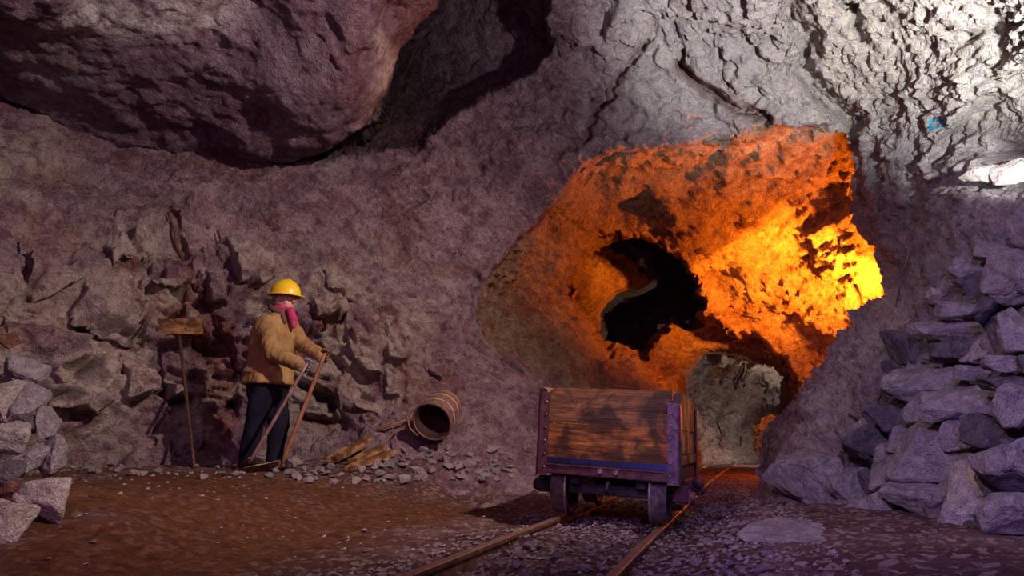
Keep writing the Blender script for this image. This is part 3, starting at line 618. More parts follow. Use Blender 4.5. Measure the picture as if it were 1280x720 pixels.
PILE = [
 (1205, 388, 58, 20, 9, S, 'long flat slab tilting right near the pile top, left of the leaning stone'),
 (1187, 411, 70, 22, 10, S, 'long flat slab lying just under the topmost flat slab of the stone pile'),
 (1244, 372, 26, 66, 35, D, 'tall dark narrow stone leaning diagonally near the top of the stone pile'),
 (1268, 352, 62, 60, 20, S, 'big slanting block at the top right of the stone pile beside the leaning stone'),
 (1226, 358, 36, 30, 5, D, 'small dark block wedged left of the leaning stone near the pile top'),
 (1228, 428, 44, 46, 0, S, 'upright squarish block right of the two long flat slabs of the pile'),
 (1250, 428, 26, 42, 5, D, 'dark narrow block standing right of the upright squarish block in the pile'),
 (1276, 412, 44, 54, 8, S, 'pale block cut by the right edge of the photo above the oval flat stone'),
 (1262, 455, 56, 20, 10, S, 'smooth oval flat stone near the right edge of the pile, lying level'),
 (1140, 442, 78, 40, 22, D, 'large dark layered slab at the upper left edge of the stone pile'),
 (1196, 440, 62, 28, -8, D, 'dark ragged slab between the layered slab and the upright squarish block'),
 (1156, 480, 92, 52, 4, S, 'large smooth rounded boulder in the upper middle of the stone pile'),
 (1216, 466, 38, 20, 12, S, 'small flat stone right of the large smooth rounded boulder'),
 (1258, 478, 60, 24, 10, D, 'thin dark flat stone directly under the smooth oval stone'),
 (1158, 510, 56, 44, -10, S, 'squat block tucked under the large smooth rounded boulder'),
 (1208, 502, 90, 46, -3, S, 'wide pale block in the middle right of the pile under the small flat stone'),
 (1270, 506, 56, 52, -16, S, 'large sloping block at the right edge below the thin dark flat stone'),
 (1112, 519, 54, 36, 4, D, 'dark blue cracked stone at the left of the pile under the rounded boulder'),
 (1083, 533, 30, 20, -5, L, 'small pale stone at the left margin of the pile beside the dark cracked stone'),
 (1128, 550, 30, 36, 10, S, 'small upright stone just left of the big triangular boulder'),
 (1086, 562, 60, 52, 15, D, 'angular dark stone on the left edge of the pile below the small pale stone'),
 (1166, 566, 92, 70, 0, S, 'big triangular boulder with a pointed top in the centre of the pile'),
 (1202, 541, 48, 40, -12, S, 'rough stone right behind the point of the big triangular boulder'),
 (1240, 545, 72, 40, 24, D, 'long dark stone rising to the right above the striped boulder'),
 (1266, 584, 80, 62, -4, S, 'massive rounded boulder with faint stripes at the right edge of the pile'),
 (1108, 590, 34, 54, 35, S, 'narrow tilted stone left of the lower double slab'),
 (1147, 603, 80, 24, -4, S, 'long low slab lying right under the big triangular boulder'),
 (1150, 628, 80, 44, 4, S, 'broad block under the long low slab in the lower middle of the pile'),
 (1215, 608, 66, 62, -6, L, 'pale faceted stone with a peaked top left of the striped boulder'),
 (1200, 645, 42, 52, 12, S, 'pointed stone standing at the foot of the pale faceted stone'),
 (1245, 608, 30, 40, -28, D, 'dark sliver of stone wedged between the pale faceted stone and the striped boulder'),
 (1263, 644, 66, 50, -4, S, 'rounded block at the bottom right of the pile under the striped boulder'),
 (1060, 612, 46, 48, 0, S, 'chunky block at the lower left end of the pile beside the sloping bank'),
 (1058, 594, 34, 14, -2, L, 'thin pale cap stone on the lower left end of the pile'),
 (1096, 638, 68, 42, -8, S, 'low rounded block at the foot of the pile left of the broad block'),
 (1232, 656, 24, 24, 0, D, 'small dark round stone low in the pile between the two right foot stones'),
 (1192, 672, 48, 28, 6, S, 'low stone at the foot of the pile in front of the pointed stone'),
 (1132, 662, 40, 24, 0, S, 'low half buried stone at the foot of the broad block'),
 (1250, 684, 50, 20, 0, S, 'low flat stone on the ground at the bottom right corner of the pile'),
 (1210, 334, 44, 28, 14, S, 'rough stone above the small dark block at the top of the pile'),
 (1180, 372, 34, 20, 18, L, 'pale lump on the bank beside the left tip of the topmost flat slab'),
 (1250, 318, 50, 30, 10, S, 'sloping stone on the very top of the pile under the white boulder'),
 (1284, 300, 40, 40, 0, D, 'dark stone at the right photo edge on the very top of the pile'),
 (1180, 545, 26, 20, 0, D, 'small dark stone in the gap above the point of the triangular boulder'),
 (1290, 455, 30, 26, 0, D, 'dark stone at the right photo edge beside the smooth oval stone'),
]
for k, (px, py, w, h, rot, mt, lab) in enumerate(PILE):
    wedge = 'triangular' in lab or 'peaked' in lab or 'pointed stone' in lab
    wall_stone(px, py, w*1.06, h*1.06, rot, 300+k*7, mt, 'pile_stone', lab, 'stones of the dry stone pile', npts=(22 if wedge else 12), shape='wedge' if wedge else None, box=.72 if not wedge else 0,
               dz=.02 if mt is D else .05)
# small stones filling the gaps of the pile
POLY_P = [(1050, 580), (1075, 530), (1110, 470), (1130, 420), (1180, 380), (1230, 310), (1300, 300), (1330, 700), (1200, 690), (1100, 665), (1040, 630)]
r = random.Random(5); n = 0
while n < 46:
    px, py = r.uniform(1040, 1320), r.uniform(300, 700)
    if sdpoly(np.array([px]), np.array([py]), POLY_P)[0] < 4: continue
    wall_stone(px, py, r.uniform(24, 44), r.uniform(18, 32), r.uniform(-30, 30), 900+n, D if r.random() < .6 else S, 'gap_stone', 'small stone wedged in a gap of the dry stone pile', 'small stones in the gaps of the pile', dz=-.05, detail=2)
    n += 1
# bank boulder, flat stone, white boulder
wall_stone(1012, 600, 104, 78, 10, 41, MAT_S, 'boulder', 'large rounded mauve boulder at the foot of the bank beside the tunnel mouth', depth=5.35, npts=20, box=.35, detail=4)
p = on_floor(985, 668)
o = link('flat_stone', hull_mesh('flat_stone', (.62, .5, .10), 77, 18, 3, MAT_S, .4), label='pale flat stone sunk in the floor right of the track in front of the boulder', cat='rock'); o.location = p+Vector((0, 0, .0)); o.rotation_euler = (.05, -.06, .3)
wall_stone(1234, 217, 58, 22, 8, 55, MAT_SP, 'boulder', 'bright white jagged boulder on the ledge, left of its taller white neighbour', depth=4.35, npts=34, box=.15, detail=4, thick=.7, bev=.03)
wall_stone(1272, 214, 56, 30, -6, 58, MAT_SP, 'boulder', 'taller bright white boulder on the ledge, cut by the right photo edge', depth=4.2, npts=34, box=.15, detail=4, thick=.7, bev=.03)
# left stack
LEFT = [
 (53, 622, 50, 52, 12, L, 3.35, 'pale white angular boulder at the foot of the left rock stack'),
 (12, 652, 56, 54, -8, L, 2.95, 'pale boulder at the left photo edge in front of the white angular boulder'),
 (22, 618, 40, 32, 20, MAT_SI, 3.4, 'rust red stone wedged between the two pale boulders at lower left'),
 (60, 530, 26, 40, 0, S, 4.35, 'upright brick shaped stone on the right side of the left rock stack'),
 (64, 570, 32, 46, -6, S, 4.15, 'rounded upright stone under the brick shaped stone at left'),
 (34, 532, 36, 28, 20, D, 4.3, 'dark mauve stone left of the brick shaped stone'),
 (14, 548, 42, 42, 30, L, 4.2, 'creamy tilted stone at the left photo edge halfway up the stack'),
 (36, 575, 46, 36, -10, S, 4.1, 'mauve stone in the middle of the left stack above the rust red stone'),
 (6, 500, 28, 48, 10, L, 4.35, 'tall cream stone at the left photo edge high in the left stack'),
 (36, 496, 42, 34, -15, S, 4.45, 'mauve block near the top of the left stack beside the tall cream stone'),
 (8, 592, 34, 30, 0, D, 3.9, 'dark stone at the left photo edge above the pale boulder'),
 (34, 464, 46, 32, 5, S, 4.6, 'wide stone on top of the left rock stack'),
 (12, 426, 28, 18, 0, MAT_SI, 4.7, 'small reddish brown block above the left rock stack under an iron spike'),
]
for k, (px, py, w, h, rot, mt, Y, lab) in enumerate(LEFT):
    if k < 3: Y = on_floor(px, min(py+h*.42, 672)).y + (.12 if k == 2 else 0)
    wall_stone(px, py, w*1.08, h*1.08, rot, 500+k*3, mt, 'loose_stone', lab, 'loose stones stacked at the left', depth=Y, npts=12, box=.7, dz=0)

# rubble at the foot of the walls, ballast between the rails
PROTO = [hull_mesh('small_stone', (1, r.uniform(.6, .9), r.uniform(.4, .7)), 700+k, 11, 1, None, .45, .08) for k in range(10)]
def small(name, px, py, w, label, group, mats, sink=.22, on_rock=False):
    p = surf(px, py)[0] if on_rock else on_floor(px, py)
    s = w*(p.y/ (CP-(360-py)/F*SP))/F
    me0 = r.choice(PROTO); mt = r.choice(mats); key = me0.name+mt.name
    me = bpy.data.meshes.get(key)
    if me is None: me = me0.copy(); me.name = key; me.materials.append(mt)
    o = link(name, me, label=label, cat='rock', group=group)
    o.location = p+Vector((0, 0, s*.3*(1-2*sink)+.005)); o.scale = (s, s, s); o.rotation_euler = (r.uniform(-.3, .3), r.uniform(-.3, .3), r.uniform(0, 6.28))
    return o
zones = [((70, 400), (583, 600), 46, (5, 14), 'small rubble stone at the foot of the left wall', 'rubble under the left wall'),
         ((355, 480), (578, 606), 30, (8, 17), 'small rubble stone on the floor right of the shovel', 'rubble beside the shovel'),
         ((470, 640), (562, 606), 70, (6, 17), 'small rubble stone on the floor below the basket', 'rubble below the basket')]
for (x0, x1), (y0, y1), cnt, (w0, w1), lab, grp in zones:
    for k in range(cnt):
        small('rubble_stone', r.uniform(x0, x1), r.uniform(y0, y1), r.uniform(w0, w1), lab, grp, [MAT_B, MAT_B, MAT_SP, MAT_S], on_rock=True)
for k in range(110):
    Y_ = 2.2+6.0*r.random()**1.6; X_ = track_x(Y_)+r.uniform(-.26, .26); px, py = proj((X_, Y_, gz(X_, Y_)))
    small('ballast_stone', px, py, r.uniform(.03, .085)*F/Y_*.75, 'small grey stone lying between the two rails', 'ballast between the rails', [MAT_B, MAT_B, MAT_S])
for k in range(90):
    Y_ = 2.3+3.6*r.random()**1.3; X_ = track_x(Y_)+r.uniform(.42, .95); px, py = proj((X_, Y_, gz(X_, Y_)))
    small('ballast_stone', px, py, r.uniform(.025, .085)*F/Y_*.75, 'small grey stone on the floor right of the right rail', 'stones beside the right rail', [MAT_B, MAT_B, MAT_S])
# grit nobody could count, one object
nG = 9000; rs = np.random.RandomState(3)
yy = 1.3+9*rs.rand(nG)**1.7; xx = track_x(yy)+np.where(rs.rand(nG) < .62, rs.uniform(-.8, 1.2, nG), rs.uniform(-5, 1.2, nG))
dl = track_x(yy)-xx; okm = (dl < .6) | (rs.rand(nG) < .35) ; xx, yy = xx[okm], yy[okm]; nG = len(xx)
zz = ground(xx, yy)+.03*fbm(np.stack([xx*1.6, yy*1.6, 0*xx], -1), 4, 154)
octv = np.array([(1, 0, 0), (-1, 0, 0), (0, 1, 0), (0, -1, 0), (0, 0, 1), (0, 0, -1)], float)
octf = np.array([(0, 2, 4), (2, 1, 4), (1, 3, 4), (3, 0, 4), (2, 0, 5), (1, 2, 5), (3, 1, 5), (0, 3, 5)])
sz = rs.uniform(.005, .017, nG); V_ = octv[None]*(1+.5*(rs.rand(nG, 6, 1)-.5))*sz[:, None, None]
an = rs.rand(nG)*6.28; c_, s_ = np.cos(an), np.sin(an)
V_ = np.stack([V_[..., 0]*c_[:, None]-V_[..., 1]*s_[:, None]+V_[..., 2]*.4, V_[..., 0]*s_[:, None]+V_[..., 1]*c_[:, None], V_[..., 2]*.6+V_[..., 0]*.2], -1)
V_ += np.stack([xx, yy, zz+.004], -1)[:, None]
Q_ = (octf[None]+6*np.arange(nG)[:, None, None]).reshape(-1, 3)
link('gravel', mesh_np('gravel', V_.reshape(-1, 3), Q_, MAT_B, smooth=False), kind='stuff', label='fine grey gravel strewn over the cave floor along the track', cat='gravel')
# ================================================================== TRACK AND CART
def wood_mat(name, dark, mid, light, scale=1.0, axis=0, knots=True, stain=0.0):
    m, nt, b = nmat(name); sc_ = [9, 9, 9]; sc_[axis] = .9
    v = coord(nt, [s*scale for s in sc_], obj=True)
    n = noise_n(nt, v, 2.2, 9, .62, 1.2); n2 = noise_n(nt, v, 9, 5, .7)
    c = ramp_n(nt, math_n(nt, 'ADD', math_n(nt, 'MULTIPLY', n, .7), math_n(nt, 'MULTIPLY', n2, .3)), [(.36, dark), (.5, mid), (.64, light)])
    vb = coord(nt, (1, 1, 1), obj=True)
    bl = noise_n(nt, vb, 4.5*scale, 4, .6, .5)
    c = mix_n(nt, ramp_n(nt, bl, [(.44, .85), (.56, 0.0)]), c, tuple(x*.45 for x in dark))
    if knots:
        sk = [3.6, 3.6, 6.0]
        vk = coord(nt, sk, obj=True); vo = N(nt, 'ShaderNodeTexVoronoi', feature='F1'); vo.inputs['Scale'].default_value = 1.3; nt.links.new(vk, vo.inputs['Vector'])
        k = ramp_n(nt, vo.outputs['Distance'], [(.06, .95), (.13, .5), (.2, 0.0)]); c = mix_n(nt, k, c, (.02, .009, .005))
    nt.links.new(c, b.inputs['Base Color']); b.inputs['Roughness'].default_value = .65; b.inputs['Specular IOR Level'].default_value = .3
    bump_n(nt, b, math_n(nt, 'ADD', n, n2), .45, .01)
    return m
WOOD = wood_mat('cart_board_wood', (.045, .012, .005), (.22, .070, .013), (.42, .16, .035))
WOOD2 = wood_mat('dark_knotty_wood', (.035, .012, .008), (.15, .06, .022), (.29, .135, .06))
WOODY = wood_mat('cart_side_wood', (.12, .05, .02), (.36, .19, .08), (.52, .31, .15), axis=2, knots=False)
STEEL = simple_mat('red_brown_steel', (.05, .018, .025), (.13, .045, .055), 14, .5, .35, .4)
STEELH = simple_mat('worn_violet_steel', (.04, .02, .04), (.14, .08, .14), 26, .38, .5, .4)
DARK = simple_mat('black_greasy_iron', (.012, .008, .012), (.04, .022, .03), 12, .6, .3, .4)
BLUE = simple_mat('blue_painted_steel', (.006, .005, .015), (.014, .03, .20), 2.2, .4, .1, .2)
TREAD = simple_mat('worn_wheel_tread', (.12, .08, .10), (.34, .26, .30), 30, .5, .5, .3)
RUST = simple_mat('rusty_rail', (.10, .04, .025), (.27, .14, .10), 16, .55, .4, .4)
RAILTOP = simple_mat('rail_head_rust', (.26, .14, .10), (.46, .29, .21), 22, .42, .5, .3)

def box(bm, c, s, rot=None, mi=0, bev=0.0):
    M = Matrix.Translation(c) @ (rot.to_4x4() if rot else Matrix.Identity(4)) @ Matrix.Diagonal((*s, 1))
    g = bmesh.ops.create_cube(bm, size=1, matrix=M); vs = g['verts']
    fs = {f for v in vs for f in v.link_faces}; es = {e for v in vs for e in v.link_edges}
    for f in fs: f.material_index = mi
    if bev: bmesh.ops.bevel(bm, geom=list(es), offset=bev, segments=2, affect='EDGES', clamp_overlap=True)
def cyl(bm, a, b_, r1, r2=None, seg=20, mi=0, caps=True):
    a, b_ = Vector(a), Vector(b_); d = b_-a
    M = Matrix.Translation((a+b_)/2) @ d.to_track_quat('Z', 'Y').to_matrix().to_4x4()
    g = bmesh.ops.create_cone(bm, cap_ends=caps, segments=seg, radius1=r1, radius2=r2 if r2 is not None else r1, depth=d.length, matrix=M)
    for v in g['verts']:
        for f in v.link_faces: f.material_index = mi
def ball(bm, c, r_, seg=16, sc_=(1, 1, 1), rot=None):
    M = Matrix.Translation(c) @ (rot.to_4x4() if rot else Matrix.Identity(4)) @ Matrix.Diagonal((r_*sc_[0], r_*sc_[1], r_*sc_[2], 1))
    bmesh.ops.create_uvsphere(bm, u_segments=seg, v_segments=max(8, seg*2//3), radius=1, matrix=M)
def lathe(bm, prof, seg=40, axis='X', mi=0):
    rings = []
    for (x, r_) in prof:
        ring = []
        for k in range(seg):
            t = 2*math.pi*k/seg
            ring.append(bm.verts.new((x, r_*math.cos(t), r_*math.sin(t)) if axis == 'X' else (r_*math.cos(t), r_*math.sin(t), x)))
        rings.append(ring)
    for A_, B_ in zip(rings[:-1], rings[1:]):
        for k in range(seg):
            f = bm.faces.new((A_[k], A_[(k+1) % seg], B_[(k+1) % seg], B_[k])); f.material_index = mi; f.smooth = True
    return rings
def tube(bm, pts, radii, seg=12, cap=True, sq=1.0):
    """swept round bar"""
    pts = [Vector(p) for p in pts]; n = len(pts)
    if not hasattr(radii, '__len__'): radii = [radii]*n
    t0 = (pts[1]-pts[0]).normalized(); up = Vector((0, 0, 1)) if abs(t0.z) < .9 else Vector((0, 1, 0))
    u = t0.cross(up).normalized(); rings = []
    for k in range(n):
        t = (pts[min(k+1, n-1)]-pts[max(k-1, 0)]).normalized(); u = (u-t*u.dot(t)).normalized(); v = t.cross(u)
        rings.append([bm.verts.new(pts[k]+(u*math.cos(2*math.pi*j/seg)*radii[k]+v*math.sin(2*math.pi*j/seg)*radii[k]*sq)) for j in range(seg)])
    for A_, B_ in zip(rings[:-1], rings[1:]):
        for j in range(seg):
            f = bm.faces.new((A_[j], A_[(j+1) % seg], B_[(j+1) % seg], B_[j])); f.smooth = True
    if cap: bm.faces.new(rings[0][::-1]); bm.faces.new(rings[-1])
def rough_board(bm, c, s, seed, amp=.003, cut=None, chips=.0):
    """a board with slightly worn edges; cut = chamfered upper left corner"""
    b2 = bmesh.new(); nx = max(2, int(s[0]/.02)); nz = max(2, int(s[2]/.02)); ny = max(1, int(s[1]/.02))
    bmesh.ops.create_cube(b2, size=1)
    bmesh.ops.scale(b2, vec=s, verts=b2.verts)
    ex = [e for e in b2.edges if abs(e.verts[0].co.x-e.verts[1].co.x) > s[0]*.5]; bmesh.ops.subdivide_edges(b2, edges=ex, cuts=min(nx, 50), use_grid_fill=True)
    ez = [e for e in b2.edges if abs(e.verts[0].co.z-e.verts[1].co.z) > s[2]*.5]; bmesh.ops.subdivide_edges(b2, edges=ez, cuts=min(nz, 10), use_grid_fill=True)
    ey = [e for e in b2.edges if abs(e.verts[0].co.y-e.verts[1].co.y) > s[1]*.9]
    if s[1] > .06: bmesh.ops.subdivide_edges(b2, edges=ey, cuts=min(ny, 50), use_grid_fill=True)
    co = np.array([v.co[:] for v in b2.verts]); p = (co+seed*1.7)*np.array([9, 14, 30 if s[0] > s[1] else 30])
    d = np.stack([perlin(p, seed), perlin(p+9, seed+1), perlin(p*np.array([1, 1, .4])+4, seed+2)], -1)*amp
    edge = (np.abs(co[:, 2]) > s[2]*.49)
    co = co+d; co[:, 2] += edge*amp*2.0*perlin(p*.5, seed+4)
    if cut:
        m = co[:, 0] < -s[0]/2+cut
        lim = s[2]/2-(cut-(co[:, 0]+s[0]/2))*.85; co[:, 2] = np.where(m, np.minimum(co[:, 2], lim), co[:, 2])
    vs = [bm.verts.new(Vector(q)+Vector(c)) for q in co]; b2.verts.index_update()
    for f in b2.faces: bm.faces.new([vs[v.index] for v in f.verts])
    b2.free()

# rails
def make_rail(R, right, label):
    prof = [(-.045, 0), (.045, 0), (.045, .008), (.008, .018), (.007, .062), (.021, .070), (.022, .086), (.017, .090), (-.017, .090), (-.022, .086), (-.021, .070), (-.007, .062), (-.008, .018), (-.045, .008)]
    bm = bmesh.new(); rings = []; ys = list(np.arange(.95, 8, .12))+list(np.arange(8, 24, .4))
    for y in ys:
        x = float(rail_x(R, y)); dx = float(rail_x(R, y+.05)-rail_x(R, y-.05))/.1; t = Vector((dx, 1, 0)).normalized(); n = Vector((t.y, -t.x, 0))
        z0 = float(rail_z(y, right))-.09+.0025*float(perlin(np.array([[x*3, y*1.1, .5]]), 3)[0])
        rings.append([bm.verts.new(Vector((x, y, z0+v))+n*u) for u, v in prof])
    for A_, B_ in zip(rings[:-1], rings[1:]):
        for j in range(len(prof)):
            f = bm.faces.new((A_[j], A_[(j+1) % len(prof)], B_[(j+1) % len(prof)], B_[j])); f.material_index = 1 if j in (6, 7, 8) else 0
    bm.faces.new(rings[0][::-1]); bm.faces.new(rings[-1])
    return bm_obj('rail', bm, [RUST, RAILTOP], label=label, cat='rail', group='rails of the mine track')
make_rail(RAIL_L, False, 'left rusty steel rail running under the left wheels of the cart')
make_rail(RAIL_R, True, 'right rusty steel rail running under the right wheels of the cart')
WSL = wood_mat('sleeper_wood', (.08, .035, .02), (.22, .11, .055), (.34, .19, .10), knots=False)
bm = bmesh.new(); rough_board(bm, (0, 0, 0), (1.05, .14, .10), 5, .006)
o = bm_obj('sleeper', bm, WSL, label='worn wooden sleeper showing under the left rail at the bottom of the photo', cat='sleeper')
xs_ = float(track_x(2.42)); o.location = (xs_-.12, 2.42, -.052); o.rotation_euler = (0, .035, -.33)

# cart
CART = empty('mine_cart', (.605, 4.14, .09), 'old wooden mine cart with red brown steel posts standing on the rails', 'cart')
CART.rotation_euler = Euler((0, math.radians(3.6), math.radians(-20)), 'XYZ')
W2, LEN = .412, 1.2
y0, y1 = -.17, -.17+LEN
ZB, ZM, ZT = .332, .545, .765
def part(name, bm, mat, parent=CART, smooth=False, label=None): return bm_obj(name, bm, mat, parent, smooth, label=label)
for (yy_, sd_) in ((y0, 0), (y1, 9)):
    bm = bmesh.new(); rough_board(bm, (0, yy_, (ZM+ZT)/2), (W2*2-.06, .03, ZT-ZM-.007), 11+sd_, .003, cut=.045)
    part('end_board', bm, WOOD2, label='dark knotty upper end board' if sd_ == 0 else None)
    bm = bmesh.new(); rough_board(bm, (0, yy_, (ZB+ZM)/2), (W2*2-.06, .03, ZM-ZB-.007), 12+sd_, .003)
    part('end_board', bm, WOOD, label='orange brown lower end board' if sd_ == 0 else None)
for sx in (-1, 1):
    for (a_, b_) in ((ZB+.065, ZM), (ZM, ZT)):
        bm = bmesh.new(); rough_board(bm, (sx*(W2-.012), (y0+y1)/2, (a_+b_)/2), (.03, LEN-.05, b_-a_-.004), 21+sx+int(a_*50), .003)
        part('side_board', bm, WOODY)
    bm = bmesh.new(); rough_board(bm, (sx*(W2-.004), (y0+y1)/2, ZB+.033), (.036, LEN-.08, .055), 33+sx, .002)
    part('side_rail_board', bm, WOODY)
bm = bmesh.new(); rough_board(bm, (0, (y0+y1)/2, ZB+.0), (W2*2-.08, LEN-.06, .03), 41, .002); part('floor_board', bm, WOODY)
# blue strip and frame beams
bm = bmesh.new(); box(bm, (0, y0-.018, ZB-.012), (W2*2-.05, .02, .035), bev=.003); part('painted_strip', bm, BLUE, label='blue painted steel strip')
for yy_ in (y0-.012, y1+.012):
    bm = bmesh.new(); box(bm, (0, yy_, ZB-.060), (W2*2-.02, .035, .064), bev=.006); box(bm, (0, yy_-.022, ZB-.037), (W2*2-.04, .012, .008))
    bb = part('end_beam', bm, STEEL)
    for xx_ in ((-.03, .065) if yy_ < .5 else (0,)):
        b3 = bmesh.new(); cyl(b3, (xx_, yy_-.018, ZB-.058), (xx_, yy_-.04, ZB-.058), .020, .014, 8); bm_obj('bolt', b3, TREAD, bb, label='pale bolt head')
for sx in (-1, 1):
    bm = bmesh.new(); box(bm, (sx*(W2-.02), (y0+y1)/2, ZB-.055), (.05, LEN, .08), bev=.006); part('side_beam', bm, STEEL)
    bm = bmesh.new(); box(bm, (sx*.20, (y0+y1)/2, ZB-.115), (.055, LEN-.06, .06), bev=.004); part('longitudinal_beam', bm, DARK)
# corner posts (angle iron, rounded outer corner)
def post(sx, yy_, sy, ztop, mat, zbot=ZB-.105):
    bm = bmesh.new(); c = .072; t = .010
    pr = []
    for k in range(7):
        a_ = math.pi/2*k/6; pr.append((c-.022+.022*math.sin(a_)-.0, .022-.022*math.cos(a_)))
    outer = [(0, 0)]+pr+[(c, c)]; inner = [(c-t, c), (c-t, .022)]+[(c-.022+.012*math.sin(math.pi/2*(6-k)/6), .022-.012*math.cos(math.pi/2*(6-k)/6)) for k in range(7)]+[(0, t)]
    ring = outer+inner; vs = []
    for z in (zbot, zbot+(ztop-zbot)*.97, ztop):
        q = .004 if z == ztop else 0
        vs.append([bm.verts.new((sx*(W2-c+u+.022-q), yy_+sy*(.042-v-.0), z)) for u, v in ring])
    for A_, B_ in zip(vs[:-1], vs[1:]):
        for j in range(len(ring)): bm.faces.new((A_[j], A_[(j+1) % len(ring)], B_[(j+1) % len(ring)], B_[j]))
    bm.faces.new(vs[0]); bm.faces.new(vs[-1])
    o_ = part('corner_post', bm, mat)
    for z in np.linspace(zbot+.05, ztop-.06, 6):
        b3 = bmesh.new(); ball(b3, (sx*(W2-.035), yy_+sy*.044, z), .0075, 10); bm_obj('rivet', b3, TREAD, o_, True)
    return o_
post(-1, y0, -1, ZT-.035, STEEL); post(1, y0, -1, ZT-.075, STEELH); post(-1, y1, 1, ZT-.04, STEEL); post(1, y1, 1, ZT-.04, STEEL)
for sx in (-1, 1):
    bm = bmesh.new(); box(bm, (sx*(W2+.002), y0+.018, ZT-.055), (.036, .075, .085), bev=.005); part('corner_bracket', bm, DARK)
# wheels and axles
WR = .155
for yy_ in (.0, .80):
    bm = bmesh.new(); cyl(bm, (-.40, yy_, WR), (.44, yy_, WR), .022, seg=16); part('axle', bm, DARK)
    bm = bmesh.new(); box(bm, (0, yy_-.06, WR+.005), (.50, .05, .06), bev=.006); part('cross_bar', bm, DARK)
    for sx in (-1, 1):
        bm = bmesh.new(); prof = [(-.050, .03), (-.050, .055), (-.02, .06), (-.015, .115), (-.047, .120), (-.050, WR), (.038, WR+.004), (.040, WR+.024), (.052, WR+.024), (.055, .12), (.02, .11), (.02, .06), (.05, .05), (.05, .03)]
        lathe(bm, [(-sx*u, v) for u, v in prof], 44)
        for f in bm.faces:
            c = f.calc_center_median()
            if math.hypot(c.y, c.z) > WR-.004: f.material_index = 1
        o_ = part('wheel', bm, [DARK, TREAD], label='worn steel flanged wheel'); o_.location = (sx*.300, yy_, WR)
        b3 = bmesh.new(); box(b3, (sx*.125, 0, .01), (.10, .11, .10), bev=.015); cyl(b3, (sx*.17, 0, 0), (sx*.20, 0, 0), .04, .03, 14)
        bm_obj('axle_box', b3, STEEL if sx > 0 else DARK, o_)
# coupling lump and chain link sticking out at the right side, drawbar at the rear
bm = bmesh.new(); tube(bm, [(.02, y0-.02, ZB-.12), (.02, y0-.07, ZB-.13), (.02, y0-.09, ZB-.155), (.02, y0-.065, ZB-.18)], .012, 10); part('coupling_hook', bm, DARK)
bm = bmesh.new(); box(bm, (.47, .30, ZB-.125), (.09, .16, .07), bev=.012); cyl(bm, (.49, .20, ZB-.115), (.49, .44, ZB-.115), .03, .024, 12); ball(bm, (.50, .20, ZB-.10), .036, 12); box(bm, (.42, .33, ZB-.15), (.08, .34, .05), bev=.008)
part('side_buffer', bm, STEEL, label='rusty lump of buffer gear on the right side')
# ================================================================== TOOLS AND BITS
WOODP = wood_mat('plank_wood', (.16, .07, .03), (.42, .22, .09), (.58, .34, .16), knots=False)
WOODH = simple_mat('tool_handle_wood', (.14, .055, .03), (.34, .15, .08), 6, .5, 0, .2)
WOODR = wood_mat('rake_head_wood', (.12, .05, .02), (.34, .17, .06), (.46, .26, .11), knots=False)
IRON = simple_mat('rusty_tool_iron', (.05, .025, .02), (.16, .08, .06), 20, .6, .4, .3)
BLADE = simple_mat('worn_shovel_blade', (.20, .10, .06), (.42, .26, .18), 12, .5, .4, .3)
def bar_between(name, a, b_, r_, mat, parent=None, **kw):
    bm = bmesh.new(); n = 8; a, b_ = Vector(a), Vector(b_)
    tube(bm, [a.lerp(b_, k/n) for k in range(n+1)], r_, 12); return bm_obj(name, bm, mat, parent, **kw)
def plank(p, q, w, t, name, mat, seed, **kw):
    p, q = Vector(p), Vector(q); d = q-p; bm = bmesh.new(); rough_board(bm, (0, 0, 0), (d.length, w, t), seed, .005)
    o_ = bm_obj(name, bm, mat, **kw); x = d.normalized(); y = Vector((0, 0, 1)).cross(x).normalized(); z = x.cross(y)
    o_.matrix_world = Matrix.Translation((p+q)/2) @ Matrix((x, y, z)).transposed().to_4x4(); return o_
def lift(p, z): return Vector((p.x, p.y, p.z+z))
a1, b1 = on_floor(413, 581), at(468, 544, 6.72)
FL = lambda px, py, h=.04: lift(on_floor(px, py), h)
plank(FL(414, 582, .05), at(468, 546, 6.55), .11, .05, 'plank', WOODP, 3, label='upper left of the three rough wooden planks lying on the rubble', cat='plank', group='planks on the rubble')
plank(FL(440, 584, .05), at(482, 557, 6.35), .08, .05, 'plank', WOODP, 4, label='middle rough plank of the three on the rubble', cat='plank', group='planks on the rubble')
plank(FL(434, 591, .03), at(492, 565, 6.22), .07, .045, 'plank', WOODP, 6, label='lowest rough plank of the three, nearest the track', cat='plank', group='planks on the rubble')
bm = bmesh.new(); tube(bm, [at(468, 540, 6.5), at(480, 534, 6.5), at(498, 529, 6.5), at(522, 518, 6.55)], [.012, .014, .012, .009], 8)
bm_obj('stick', bm, WOODH, label='thin brown stick leaning between the planks and the basket', cat='stick')

# ---- basket: ribbed drum lying on its side, open end to the camera
BK = simple_mat('basket_weave', (.10, .045, .035), (.27, .14, .10), 30, .8, 0, .5)
BKR = simple_mat('basket_rim_cord', (.26, .16, .13), (.46, .34, .28), 30, .75, 0, .4)
BKY = simple_mat('yellow_ochre_base', (.40, .17, .03), (.62, .32, .06), 8, .7, 0, .3)
BKI = simple_mat('dark_basket_inside', (.02, .009, .008), (.06, .028, .02), 10, .9, 0, .3)
bc = at(540, 527, 6.22)
BASK = empty('basket', bc, 'round ribbed basket lying on its side with its dark mouth towards the track', 'basket')
axis = (at(563, 499, 6.62)-bc); axl = .36; axis.normalize()
BASK.rotation_euler = axis.to_track_quat('Z', 'Y').to_euler()
R0 = .188
bm = bmesh.new(); prof = []
for k in range(25):
    t = k/24; prof.append((t*axl, R0*(1-.20*t)+.010*math.sin(t*math.pi*7)))
lathe(bm, prof, 48, 'Z')
